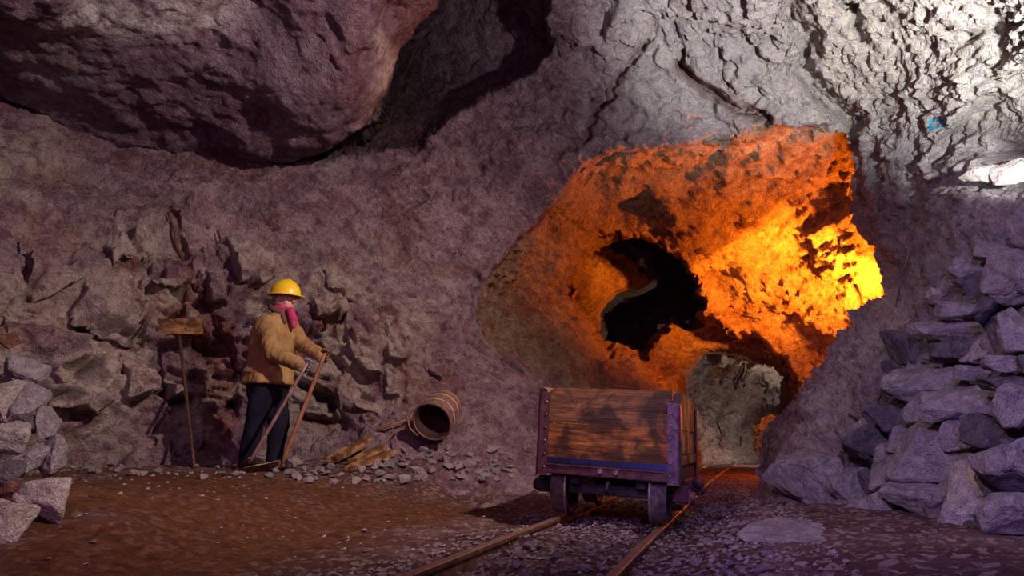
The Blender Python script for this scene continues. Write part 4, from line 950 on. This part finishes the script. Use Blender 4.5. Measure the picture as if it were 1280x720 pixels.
bm_obj('basket_wall', bm, BK, BASK)
bm = bmesh.new(); rr = lathe(bm, [(0.0, R0-.004), (.01, R0-.03), (axl-.04, R0*.8-.03)], 48, 'Z'); bm.faces.new(rr[-1]); bm_obj('basket_lining', bm, BKI, BASK)
bm = bmesh.new(); rr = lathe(bm, [(axl-.035, R0*.83), (axl+.0, R0*.84), (axl+.03, R0*.70), (axl+.035, .01)], 40, 'Z'); bm_obj('basket_base', bm, BKY, BASK, label='yellow ochre basket base')
for z_, rr_, mt_ in ((.0, R0+.004, BK), (.12, R0-.004, BKR), (.25, R0-.018, BKR)):
    bm = bmesh.new(); tube(bm, [((rr_)*math.cos(a_), (rr_)*math.sin(a_), z_+.006*math.sin(3*a_)) for a_ in np.linspace(0, 2*math.pi, 49)], .011, 8, cap=False); bm_obj('hoop', bm, mt_, BASK)
bm = bmesh.new(); tube(bm, [BASK.rotation_euler.to_matrix().inverted() @ (at(x, y, Y)-bc) for x, y, Y in ((517, 512, 6.2), (509, 521, 6.05), (512, 535, 6.0), (522, 545, 6.02))], .009, 8); bm_obj('carrying_rope', bm, BK, BASK)

# ---- long pole with wooden head leaning on the wall
ys_ = min(surf(226, 408)[0].y, surf(210, 400)[0].y, surf(246, 402)[0].y)-.10; top = at(224, 417, ys_); bot = on_floor(243, 585); 
RK = empty('wooden_rake', bot, 'long thin pole leaning on the wall with a short brown wooden board across its top', 'rake')
bar_between('pole', Vector((0, 0, 0)), top-bot, .014, IRON, RK)
bm = bmesh.new(); rough_board(bm, (0, 0, 0), (.40, .07, .15), 9, .006); hd = bm_obj('head_board', bm, WOODR, RK); hd.location = at(226, 408, ys_-.01)-bot; hd.rotation_euler = (.12, -.03, .1)
bm = bmesh.new(); rough_board(bm, (0, 0, 0), (.14, .06, .13), 10, .006); hd = bm_obj('head_block', bm, IRON, RK, label='dark stub of wood beside the board'); hd.location = at(193, 409, ys_+.01)-bot; hd.rotation_euler = (.12, 0, .1)
# ---- iron spikes and hooks in the wall
def spike(pts, r_, label, name='iron_spike'):
    bm = bmesh.new(); tube(bm, [surf(p[0], p[1])[0]-(at(p[0], p[1], 1)-Vector((0, 0, CAMZ))).normalized()*(-.03 if k_ == len(pts)-1 else .08) for k_, p in enumerate(pts)], r_, 8); return bm_obj(name, bm, IRON, label=label, cat='iron spike', group='iron rods stuck in the left wall')
spike([(186, 396, 5.75), (182, 399, 5.75), (181, 410, 5.78), (179, 425, 5.8), (177, 440, 5.95)], .016, 'rusty iron rod with a bent top left of the brown board')
spike([(210, 266, 6.35), (217, 285, 6.3), (221, 308, 6.25), (232, 330, 6.2)], .015, 'long dark iron rod slanting out of the crack high on the left wall')
spike([(272, 288, 6.4), (276, 300, 6.35), (275, 318, 6.35), (277, 330, 6.45)], .015, 'short dark iron hook on the wall above the head of the person')
spike([(4, 398, 4.7), (7, 406, 4.68), (9, 418, 4.68)], .010, 'short iron spike above the reddish block at the left photo edge')
# ---- cable on the right pillar
bm = bmesh.new(); tube(bm, [at(1147, 262, 5.95), at(1145, 282, 5.8), at(1138, 310, 5.7), at(1131, 335, 5.68), at(1124, 362, 5.7), at(1120, 384, 5.75)], .009, 8)
bm_obj('cable', bm, simple_mat('grey_cable', (.05, .045, .05), (.22, .20, .2), 8, .5, 0, 0), label='thin grey cable hanging down the rock pillar right of the tunnel', cat='cable')
# ---- blue mark sprayed on the bright rock
bm = bmesh.new(); segs = 40; inn_, out_ = [], []
for k in range(segs):
    t = 2*math.pi*k/segs; wob = 1+.16*math.sin(3*t+1)+.10*math.sin(7*t); 
    for lst, q in ((inn_, .52), (out_, 1.0)):
        lst.append(bm.verts.new(surf(1170+11*q*wob*math.cos(t)+.5, 155+7*q*wob*math.sin(t)-1.5*math.cos(t), .006)[0]))
for k in range(segs): bm.faces.new((inn_[k], inn_[(k+1) % segs], out_[(k+1) % segs], out_[k]))
bmesh.ops.solidify(bm, geom=bm.faces[:], thickness=.004)
bm_obj('paint_mark', bm, simple_mat('blue_spray_paint', (.02, .30, .50), (.05, .52, .75), 30, .8, 0, 0), label='small blue ring sprayed on the bright rock above the stone pile', cat='paint mark')
# ---- small stakes in the grey tunnel
for (xa, ya, xb, yb, Y, lab) in ((896, 527, 903, 545, 17.8, 'thin stake leaning on the grey wall past the low arch'), (926, 546, 926, 557, 18.0, 'short dark stake standing on the floor past the low arch')):
    bar_between('stake', at(xa, ya, Y), at(xb, yb, Y-.2), .022, DARK, label=lab, cat='stake')
# ================================================================== PERSON
SKIN = simple_mat('skin', (.50, .27, .20), (.62, .36, .28), 20, .6, 0, .05)
JACK = simple_mat('tan_canvas_jacket', (.21, .12, .038), (.36, .225, .085), 7, .85, 0, .25)
COLLAR = simple_mat('brown_corduroy_collar', (.09, .04, .03), (.18, .09, .07), 20, .9, 0, .3)
TROU = simple_mat('black_blue_trousers', (.006, .005, .010), (.014, .012, .03), 8, .9, 0, .2, spec=.15)
BOOT = simple_mat('dark_boot_leather', (.012, .007, .008), (.03, .018, .018), 12, .6, 0, .2)
SCARF = simple_mat('magenta_red_scarf', (.32, .02, .09), (.55, .05, .16), 14, .85, 0, .2)
HAT = simple_mat('yellow_hard_hat_plastic', (.80, .52, .015), (.88, .60, .02), 5, .32, 0, 0, spec=.5)
GLOV = simple_mat('grey_work_glove', (.14, .12, .17), (.26, .22, .30), 20, .85, 0, .3)
GLOB = simple_mat('brown_work_glove', (.10, .045, .03), (.20, .10, .06), 20, .85, 0, .3)
PY = 6.0
f0 = on_floor(338, 586); PY = f0.y
def A3(px, py, dy=0.0):
    """photo position at the figure's distance, dy metres nearer (-) or farther (+)"""
    q = at(px, py, PY+dy); return q
def capsule(bm, a, b_, r1, r2, seg=14):
    a, b_ = Vector(a), Vector(b_)
    if (b_-a).length > 1e-4: cyl(bm, a, b_, r1, r2, seg)
    ball(bm, a, r1, seg); ball(bm, b_, r2, seg)
def chain(bm, pts, rad, seg=14):
    for k in range(len(pts)-1): capsule(bm, pts[k], pts[k+1], rad[k], rad[k+1], seg)
def loft(bm, rings, seg=36):
    """rings: centre, half width along x', half depth along y', yaw"""
    R_ = []
    for c, rx, ry_, yaw in rings:
        ring = []
        for k in range(seg):
            t = 2*math.pi*k/seg; x = math.copysign(abs(math.cos(t))**.85, math.cos(t))*rx; y = math.copysign(abs(math.sin(t))**.85, math.sin(t))*ry_
            ring.append(bm.verts.new((c[0]+x*math.cos(yaw)-y*math.sin(yaw), c[1]+x*math.sin(yaw)+y*math.cos(yaw), c[2])))
        R_.append(ring)
    for A_, B_ in zip(R_[:-1], R_[1:]):
        for k in range(seg): bm.faces.new((A_[k], A_[(k+1) % seg], B_[(k+1) % seg], B_[k]))
    bm.faces.new(R_[0][::-1]); bm.faces.new(R_[-1])
def remeshed(name, bm, voxel, mat, parent, fold=None, smooth_it=3, label=None):
    me = bpy.data.meshes.new('tmp'); bmesh.ops.recalc_face_normals(bm, faces=bm.faces[:]); bm.to_mesh(me); bm.free()
    o_ = bpy.data.objects.new('tmp', me); COL.objects.link(o_)
    rm = o_.modifiers.new('r', 'REMESH'); rm.mode = 'VOXEL'; rm.voxel_size = voxel; rm.use_smooth_shade = True
    sm = o_.modifiers.new('s', 'SMOOTH'); sm.iterations = smooth_it; sm.factor = .5
    dg = bpy.context.evaluated_depsgraph_get(); dg.update(); ev = o_.evaluated_get(dg)
    m2 = bpy.data.meshes.new_from_object(ev, depsgraph=dg); bpy.data.objects.remove(o_)
    m2.name = name
    if fold:
        co = np.empty(len(m2.vertices)*3, np.float32); m2.vertices.foreach_get('co', co); co = co.reshape(-1, 3).astype(float)
        no = np.array([v.normal[:] for v in m2.vertices]); co = co+no*fold(co)[:, None]
        m2.vertices.foreach_set('co', co.astype(np.float32).ravel())
    m2.materials.clear(); m2.materials.append(mat); m2.polygons.foreach_set('use_smooth', np.full(len(m2.polygons), True)); m2.update()
    return link(name, m2, parent, label=label)
PER = empty('person', (0, 0, 0), 'person in yellow hard hat and tan jacket leaning on a shovel by the wall', 'person')
FW = Vector((.86, -.51, 0)); SD = Vector((FW.y, -FW.x, 0))   # facing; SD = the figure's own right hand side, towards the camera
YAW = math.atan2(FW.y, FW.x)
# joints
hipC = A3(335, 484); hipN = A3(331, 486, -.06); hipF = A3(343, 486, .08)
kneN = A3(318, 530, -.06); ankN = A3(309, 573, -.02); kneF = A3(349, 530, .06); ankF = A3(343, 577, .02)
chest = A3(345, 418); neck0 = A3(349, 402); neck1 = A3(353, 388); head = A3(356, 375)
shN = A3(333, 406, -.12); elN = A3(341, 441, -.26); wrN = A3(374, 455, -.32); haN = A3(382, 458, -.33)
shF = A3(362, 407, .10); elF = A3(379, 431, .02); wrF = A3(398, 443, -.08); haF = A3(405, 446, -.10)
# ---- body, one continuous surface
bm = bmesh.new()
rt = FW
ball(bm, head+Vector((0, 0, .01)), .095, 24, (1.02, .82, 1.18), Matrix.Rotation(YAW, 3, 'Z'))            # skull
ball(bm, head+FW*.030+Vector((0, 0, -.045)), .066, 20, (1.0, .86, 1.15), Matrix.Rotation(YAW, 3, 'Z'))   # jaw
ball(bm, head+FW*.060+Vector((0, 0, -.088)), .022, 12)                                                    # chin
capsule(bm, head+FW*.094+Vector((0, 0, .005)), head+FW*.114+Vector((0, 0, -.028)), .009, .014, 10)        # nose
for s_ in (-1, 1):
    ball(bm, head+SD*s_*.078+Vector((0, 0, -.015)), .026, 12, (.9, .35, 1.2), Matrix.Rotation(YAW, 3, 'Z'))  # ear
    ball(bm, head+FW*.072+SD*s_*.032+Vector((0, 0, .018)), .020, 10)                                      # brow
    ball(bm, head+FW*.062+SD*s_*.036+Vector((0, 0, -.03)), .024, 10)                                      # cheek
capsule(bm, head+FW*.086+SD*.018+Vector((0, 0, -.055)), head+FW*.086-SD*.018+Vector((0, 0, -.055)), .009, .009, 8)  # lips
chain(bm, [neck1+Vector((0, 0, .02)), neck0+Vector((0, 0, -.03))], [.056, .064])
loft(bm, [(hipC+Vector((0, 0, -.08)), .11, .13, YAW), (hipC+Vector((0, 0, .02)), .125, .16, YAW), (A3(338, 462), .11, .14, YAW), (A3(340, 442), .115, .15, YAW), (A3(343, 420), .125, .17, YAW), (A3(346, 407), .10, .16, YAW), (A3(348, 400), .06, .08, YAW)])
for sh, el, wr, ha in ((shN, elN, wrN, haN), (shF, elF, wrF, haF)):
    chain(bm, [sh, sh.lerp(el, .5), el, el.lerp(wr, .4), wr, wr.lerp(ha, .6)], [.058, .05, .042, .04, .026, .018])
for hp, kn, an_ in ((hipN, kneN, ankN), (hipF, kneF, ankF)):
    chain(bm, [hp, hp.lerp(kn, .5), kn, kn.lerp(an_, .35), an_], [.09, .078, .056, .056, .038])
    chain(bm, [an_, an_+FW*.14+Vector((0, 0, -.035))], [.038, .03])
BODY = remeshed('body', bm, .0065, SKIN, PER)
# ---- trousers
bm = bmesh.new()
loft(bm, [(hipC+Vector((0, 0, -.10)), .12, .15, YAW), (hipC+Vector((0, 0, .0)), .14, .175, YAW), (A3(337, 470), .135, .165, YAW)])
for hp, kn, an_ in ((hipN, kneN, ankN), (hipF, kneF, ankF)):
    chain(bm, [hp, hp.lerp(kn, .5), kn, kn.lerp(an_, .5), an_+Vector((0, 0, .02))], [.108, .094, .076, .070, .066])
remeshed('trousers', bm, .010, TROU, PER, lambda c: .010*fbm(c*np.array([9, 9, 5]), 3, 5)+.006*ridged(c*np.array([8, 8, 14]), 2, 6))
for an_ in (ankN, ankF):
    bm = bmesh.new(); g = on_floor(*[float(v) for v in proj(an_+Vector((0, 0, -.09)))]) if False else None
    base = Vector((an_.x, an_.y, gz(an_.x, an_.y)+.035)); to = base+FW*.17; to.z = gz(to.x, to.y)+.035
    chain(bm, [an_+Vector((0, 0, .0)), base+Vector((0, 0, .03)), base-FW*.05], [.055, .05, .045]); chain(bm, [base, base.lerp(to, .6)+Vector((0, 0, .012)), to], [.048, .048, .04])
    remeshed('boot', bm, .008, BOOT, PER)
# ---- jacket
bm = bmesh.new()
loft(bm, [(A3(335, 481), .20, .195, YAW), (A3(335, 470), .19, .19, YAW), (A3(338, 452), .165, .18, YAW), (A3(341, 434), .158, .185, YAW), (A3(344, 418), .155, .195, YAW), (A3(346, 408), .135, .18, YAW), (A3(348, 400), .115, .15, YAW), (A3(351, 393), .085, .09, YAW)])
chain(bm, [shN, shN.lerp(elN, .5), elN, elN.lerp(wrN, .5), wrN.lerp(haN, .1)], [.084, .076, .070, .060, .050])
chain(bm, [shF, shF.lerp(elF, .5), elF, elF.lerp(wrF, .5), wrF.lerp(haF, .1)], [.080, .070, .064, .057, .048])
def jf(c):
    cr = rot_scale(warp(c, .04, 4, 3), 0, 28, (13, 13, 3.6)); h = .008*fbm(c*5, 2, 15)+.017*(ridged(cr, 2, 16)-.4)+.004*ridged(c*22, 2, 17)
    # open front edge and hem roll
    hc = np.array(A3(345, 430)); rel = c-hc; fr = rel@np.array(FW); sd_ = rel@np.array(SD)
    h = h-.016*np.exp(-((sd_-.02)/.010)**2)*(fr > .05)*(c[:, 2] > A3(335, 480).z)
    # pocket flap on the near side
    pc = np.array(A3(336, 462, -.2)); q = np.abs(rel@np.array(FW)+.02) < .07
    h = h+.008*q*(np.abs(c[:, 2]-pc[2]) < .02)*(sd_ > .05)
    return h
remeshed('jacket', bm, .009, JACK, PER, jf, 4)
bm = bmesh.new()
cc = A3(350, 392); pts = []
for k in range(25):
    t = math.radians(35+290*k/24); pts.append(cc+FW*(.085*math.cos(t)+.01)+SD*(.085*math.sin(t))+Vector((0, 0, .035-.035*math.cos(t)-.01)))
chain(bm, pts, [.026]*25, 10); chain(bm, [pts[0], pts[0]+FW*.05+Vector((0, 0, -.09))], [.026, .014], 8); chain(bm, [pts[-1], pts[-1]+FW*.05+Vector((0, 0, -.09))], [.026, .014], 8)
remeshed('jacket_collar', bm, .007, COLLAR, PER)
# ---- scarf at the throat, hanging down the chest
bm = bmesh.new()
sc0 = A3(360, 389, -.05)
pts = [neck1+FW*.07*math.cos(t)+SD*.07*math.sin(t)+Vector((0, 0, .0)) for t in np.linspace(-2.2, 2.2, 14)]
chain(bm, pts, [.026]*14, 8); kn_ = neck1+FW*.105+Vector((0, 0, -.02)); ball(bm, kn_, .036, 12)
chain(bm, [kn_, kn_+FW*.04+Vector((.0, 0, -.07)), kn_+FW*.055+Vector((0, 0, -.135))], [.030, .034, .016], 10)
remeshed('scarf', bm, .006, SCARF, PER, lambda c: .006*ridged(c*np.array([30, 30, 12]), 2, 8))
# ---- hair at the nape and hard hat
bm = bmesh.new(); ball(bm, head-FW*.02+Vector((0, 0, -.005)), .098, 20, (.95, .90, 1.1), Matrix.Rotation(YAW, 3, 'Z'))
bmesh.ops.delete(bm, geom=[v for v in bm.verts if (v.co-head).dot(FW) > .02 or v.co.z < head.z-.07], context='VERTS')
bm_obj('hair', bm, simple_mat('greying_hair', (.16, .10, .09), (.32, .25, .23), 40, .9), PER, True)
HM = Matrix.Translation(head+Vector((0, 0, .045))) @ Matrix.Rotation(YAW, 4, 'Z') @ Matrix.Rotation(math.radians(4), 4, 'Y')
bm = bmesh.new(); seg = 48
def hr(t, base): return base*(1.0 if math.cos(t) < 0 else 1.0)
rings = []
for (z, k) in [(-.012, 1.0), (-.006, 1.03), (.0, 1.0)]+[(.135*math.sin(a_), math.cos(a_)) for a_ in np.linspace(.06, 1.5, 12)]:
    ring = []
    for j in range(seg):
        t = 2*math.pi*j/seg; rx, ry_ = .138, .118; ridge = 1+.025*math.exp(-(math.sin(t)/.14)**2)*(z > .02)
        ring.append(bm.verts.new(HM @ Vector((rx*k*math.cos(t), ry_*k*math.sin(t), z+(.006*math.exp(-(math.sin(t)/.15)**2) if z > .02 else 0)*1.0))))
    rings.append(ring)
for A_, B_ in zip(rings[:-1], rings[1:]):
    for j in range(seg): bm.faces.new((A_[j], A_[(j+1) % seg], B_[(j+1) % seg], B_[j]))
bm.faces.new(rings[-1])
hat = bm_obj('hard_hat', bm, HAT, PER, True)
bm = bmesh.new(); inn, outr = [], []
for j in range(seg):
    t = 2*math.pi*j/seg; c_ = math.cos(t); ext = .012+.042*max(0, c_)**1.5
    for lst, z, e in ((inn, -.004, -.004), (outr, -.014-.10*max(0, c_)*ext, ext)):
        lst.append((bm.verts.new(HM @ Vector(((.138+e)*c_, (.118+e)*math.sin(t), z+.004))), bm.verts.new(HM @ Vector(((.138+e)*c_, (.118+e)*math.sin(t), z-.003)))))
for j in range(seg):
    k = (j+1) % seg
    bm.faces.new((inn[j][0], inn[k][0], outr[k][0], outr[j][0])); bm.faces.new((inn[j][1], outr[j][1], outr[k][1], inn[k][1])); bm.faces.new((outr[j][0], outr[k][0], outr[k][1], outr[j][1])); bm.faces.new((inn[j][0], inn[j][1], inn[k][1], inn[k][0]))
bm_obj('brim', bm, HAT, hat, True)
# ---- tools held: a thin bar in the near hand, the shovel in the far hand
barB = at(311, 581, PY-.40); barB.z = max(barB.z, gz(barB.x, barB.y)+.01); barT = haN+(haN-barB).normalized()*.035
shT = haF+Vector((.015, 0, .05)); shB = on_floor(350, 590); shB.z += .03
BAR = bar_between('steel_bar', barB+Vector((0, 0, .01)), barT, .014, simple_mat('pinkish_worn_bar', (.16, .08, .07), (.36, .21, .18), 12, .5, .3, .1), label='thin straight bar held upright in the near gloved hand, crossing the legs', cat='bar')
SHOV = empty('shovel', shB, 'long handled shovel held in the far hand with its blade flat on the floor', 'shovel')
bar_between('handle', Vector((0, 0, 0)), shT-shB, .017, WOODH, SHOV)
bm = bmesh.new(); nu, nv = 12, 14; g_ = {}
for i in range(nu+1):
    for j in range(nv+1):
        u = i/nu*2-1; v = j/nv; w_ = .125*(1-max(0, v-.45)**2*2.6)*(1 if v > .06 else .8)
        x = -v*.33; y = u*w_; z = .022*(u*u)+.012*v*(1-v)*0+.03*(1-v)**3
        g_[i, j] = bm.verts.new((x, y, z))
for i in range(nu):
    for j in range(nv): bm.faces.new((g_[i, j], g_[i+1, j], g_[i+1, j+1], g_[i, j+1]))
bmesh.ops.solidify(bm, geom=bm.faces[:], thickness=.004)
cyl(bm, (.03, 0, .035), (-.08, 0, .012), .022, .014, 12)
bl = bm_obj('blade', bm, BLADE, SHOV, True); bl.rotation_euler = (math.radians(-14), math.radians(-5), math.radians(22)); bl.location = (0, 0, -.01)
# ---- gloves: a palm, four curled fingers of unequal length and a thumb closed on the shaft
def glove(hand, wrist, shaft_dir, mat, label):
    bm = bmesh.new(); sd = shaft_dir.normalized(); fa_ = (hand-wrist).normalized(); nrm = sd.cross(fa_).normalized(); fa_ = nrm.cross(sd).normalized()
    # palm rests on the wrist side of the shaft; fingers wrap round the outside
    pc = hand-fa_*.034
    capsule(bm, pc+sd*.026, pc-sd*.034, .026, .024, 12); capsule(bm, wrist, pc, .034, .030, 12)
    rs_ = .030
    for k, (off, ln, rf) in enumerate(((.036, 1.0, .0105), (.013, 1.12, .011), (-.010, 1.03, .0105), (-.031, .82, .0092))):
        pts = []
        for q in range(6):
            a_ = math.radians(200-150*ln*q/5-40); pts.append(hand+sd*(off-.002*q)+fa_*(math.cos(a_)*rs_)+nrm*(math.sin(a_)*rs_))
        chain(bm, [pc+sd*off*.8+nrm*.012]+pts, [rf*1.25]+[rf*1.08]*3+[rf]*2+[rf*.88], 9)
    th = [pc+sd*.03-nrm*.012, hand+sd*.050-nrm*.026-fa_*.012, hand+sd*.056-nrm*.024+fa_*.014, hand+sd*.052-nrm*.006+fa_*.028]
    chain(bm, th, [.017, .014, .0125, .010], 9)
    return remeshed('glove', bm, .0038, mat, PER, smooth_it=1, label=label)
glove(haN, wrN, barT-barB, GLOV, 'grey work glove'); glove(haF, wrF, shT-shB, GLOB, 'brown work glove')
PER_BASE = Vector((hipC.x, hipC.y, gz(hipC.x, hipC.y)))
PER.location = PER_BASE
for ch in PER.children: ch.matrix_parent_inverse = Matrix.Translation(-PER_BASE)
# ================================================================== LIGHT
def area(name, loc, target, size, power, col, sy=None):
    l = bpy.data.lights.new(name, 'AREA'); l.energy = power; l.color = col; l.size = size
    if sy: l.shape = 'RECTANGLE'; l.size_y = sy
    o = bpy.data.objects.new(name, l); COL.objects.link(o); o.location = loc
    o.rotation_euler = (Vector(target)-Vector(loc)).to_track_quat('-Z', 'Y').to_euler(); return o
def point(name, loc, power, col, r=.08):
    l = bpy.data.lights.new(name, 'POINT'); l.energy = power; l.color = col; l.shadow_soft_size = r
    o = bpy.data.objects.new(name, l); COL.objects.link(o); o.location = loc; return o
def spot(name, loc, target, power, col, ang, blend=.6, r=.1):
    l = bpy.data.lights.new(name, 'SPOT'); l.energy = power; l.color = col; l.spot_size = math.radians(ang); l.spot_blend = blend; l.shadow_soft_size = r
    o = bpy.data.objects.new(name, l); COL.objects.link(o); o.location = loc
    o.rotation_euler = (Vector(target)-Vector(loc)).to_track_quat('-Z', 'Y').to_euler(); return o
w = bpy.data.worlds.new('cave_dark'); SC.world = w; w.use_nodes = True
w.node_tree.nodes['Background'].inputs[0].default_value = (.5, .28, .62, 1); w.node_tree.nodes['Background'].inputs[1].default_value = .03
# main chamber
spot('floodlight_left_wall', (2.2, 1.5, 3.9), at(230, 430, 6.3), 1500, (1, .75, .68), 86, .8, .06)
spot('floodlight_ceiling', (2.3, 1.8, 1.5), at(1100, -60, 4.6), 2200, (.94, .97, 1), 58, .6, .08)
spot('floodlight_arch', (2.3, .9, .9), at(850, -40, 6.2), 760, (1, .9, .93), 50, .7, .08)
spot('floodlight_stones', (-.9, .6, 2.8), at(1150, 500, 4.4), 360, (1, .76, .80), 58, .9, .10)
spot('boulder_fill', (2.3, 1.8, 1.5), at(1252, 212, 4.2), 1500, (1, 1, 1), 11, .8, .05)  # narrow unseen spot added to brighten the white boulders
spot('violet_fill', (.2, -.8, 2.0), at(1210, 560, 3.8), 420, (.34, .22, 1), 62, .9, .45)  # soft unseen fill added behind the camera to tint the stones violet
area('magenta_fill', (-1.2, -.8, 2.4), (-1.5, 6, 1.8), 2.0, 60, (.80, .32, .72))  # unseen soft light added behind the camera to lift the left shadows
# tunnel lamps and added fill lights
def spotd(name, loc, d, power, col, half, blend=.15, r=.1):
    return spot(name, loc, Vector(loc)+Vector(d), power, col, half*2, blend, r)
spotd('tunnel_lamp', at(1136, 370, 8.5), (-.35, .65, .67), 1000, (1, .20, .008), 74, .3, .1)
spotd('tunnel_fill_low', at(1119, 390, 8.8), (-.18, .75, .48), 3600, (1, .25, .012), 38, .7, .1)  # second spot added to widen the bright area on the right tunnel wall
spotd('tunnel_fill_high', at(1136, 370, 8.4), (-.83, -.25, .5), 600, (1, .20, .009), 19, .5, .1)  # third spot added to bring orange light onto the arch rim
point('tunnel_fill_deep', at(1000, 520, 10.6), 110, (1, .15, .01), .12)  # dim red point added to light the inner face and tunnel floor
point('grey_tunnel_lamp', at(1000, 545, 16.4), 190, (1, .78, .66), .1)
point('far_lamp', at(975, 520, 23.5), 250, (1, .22, .02), .1)
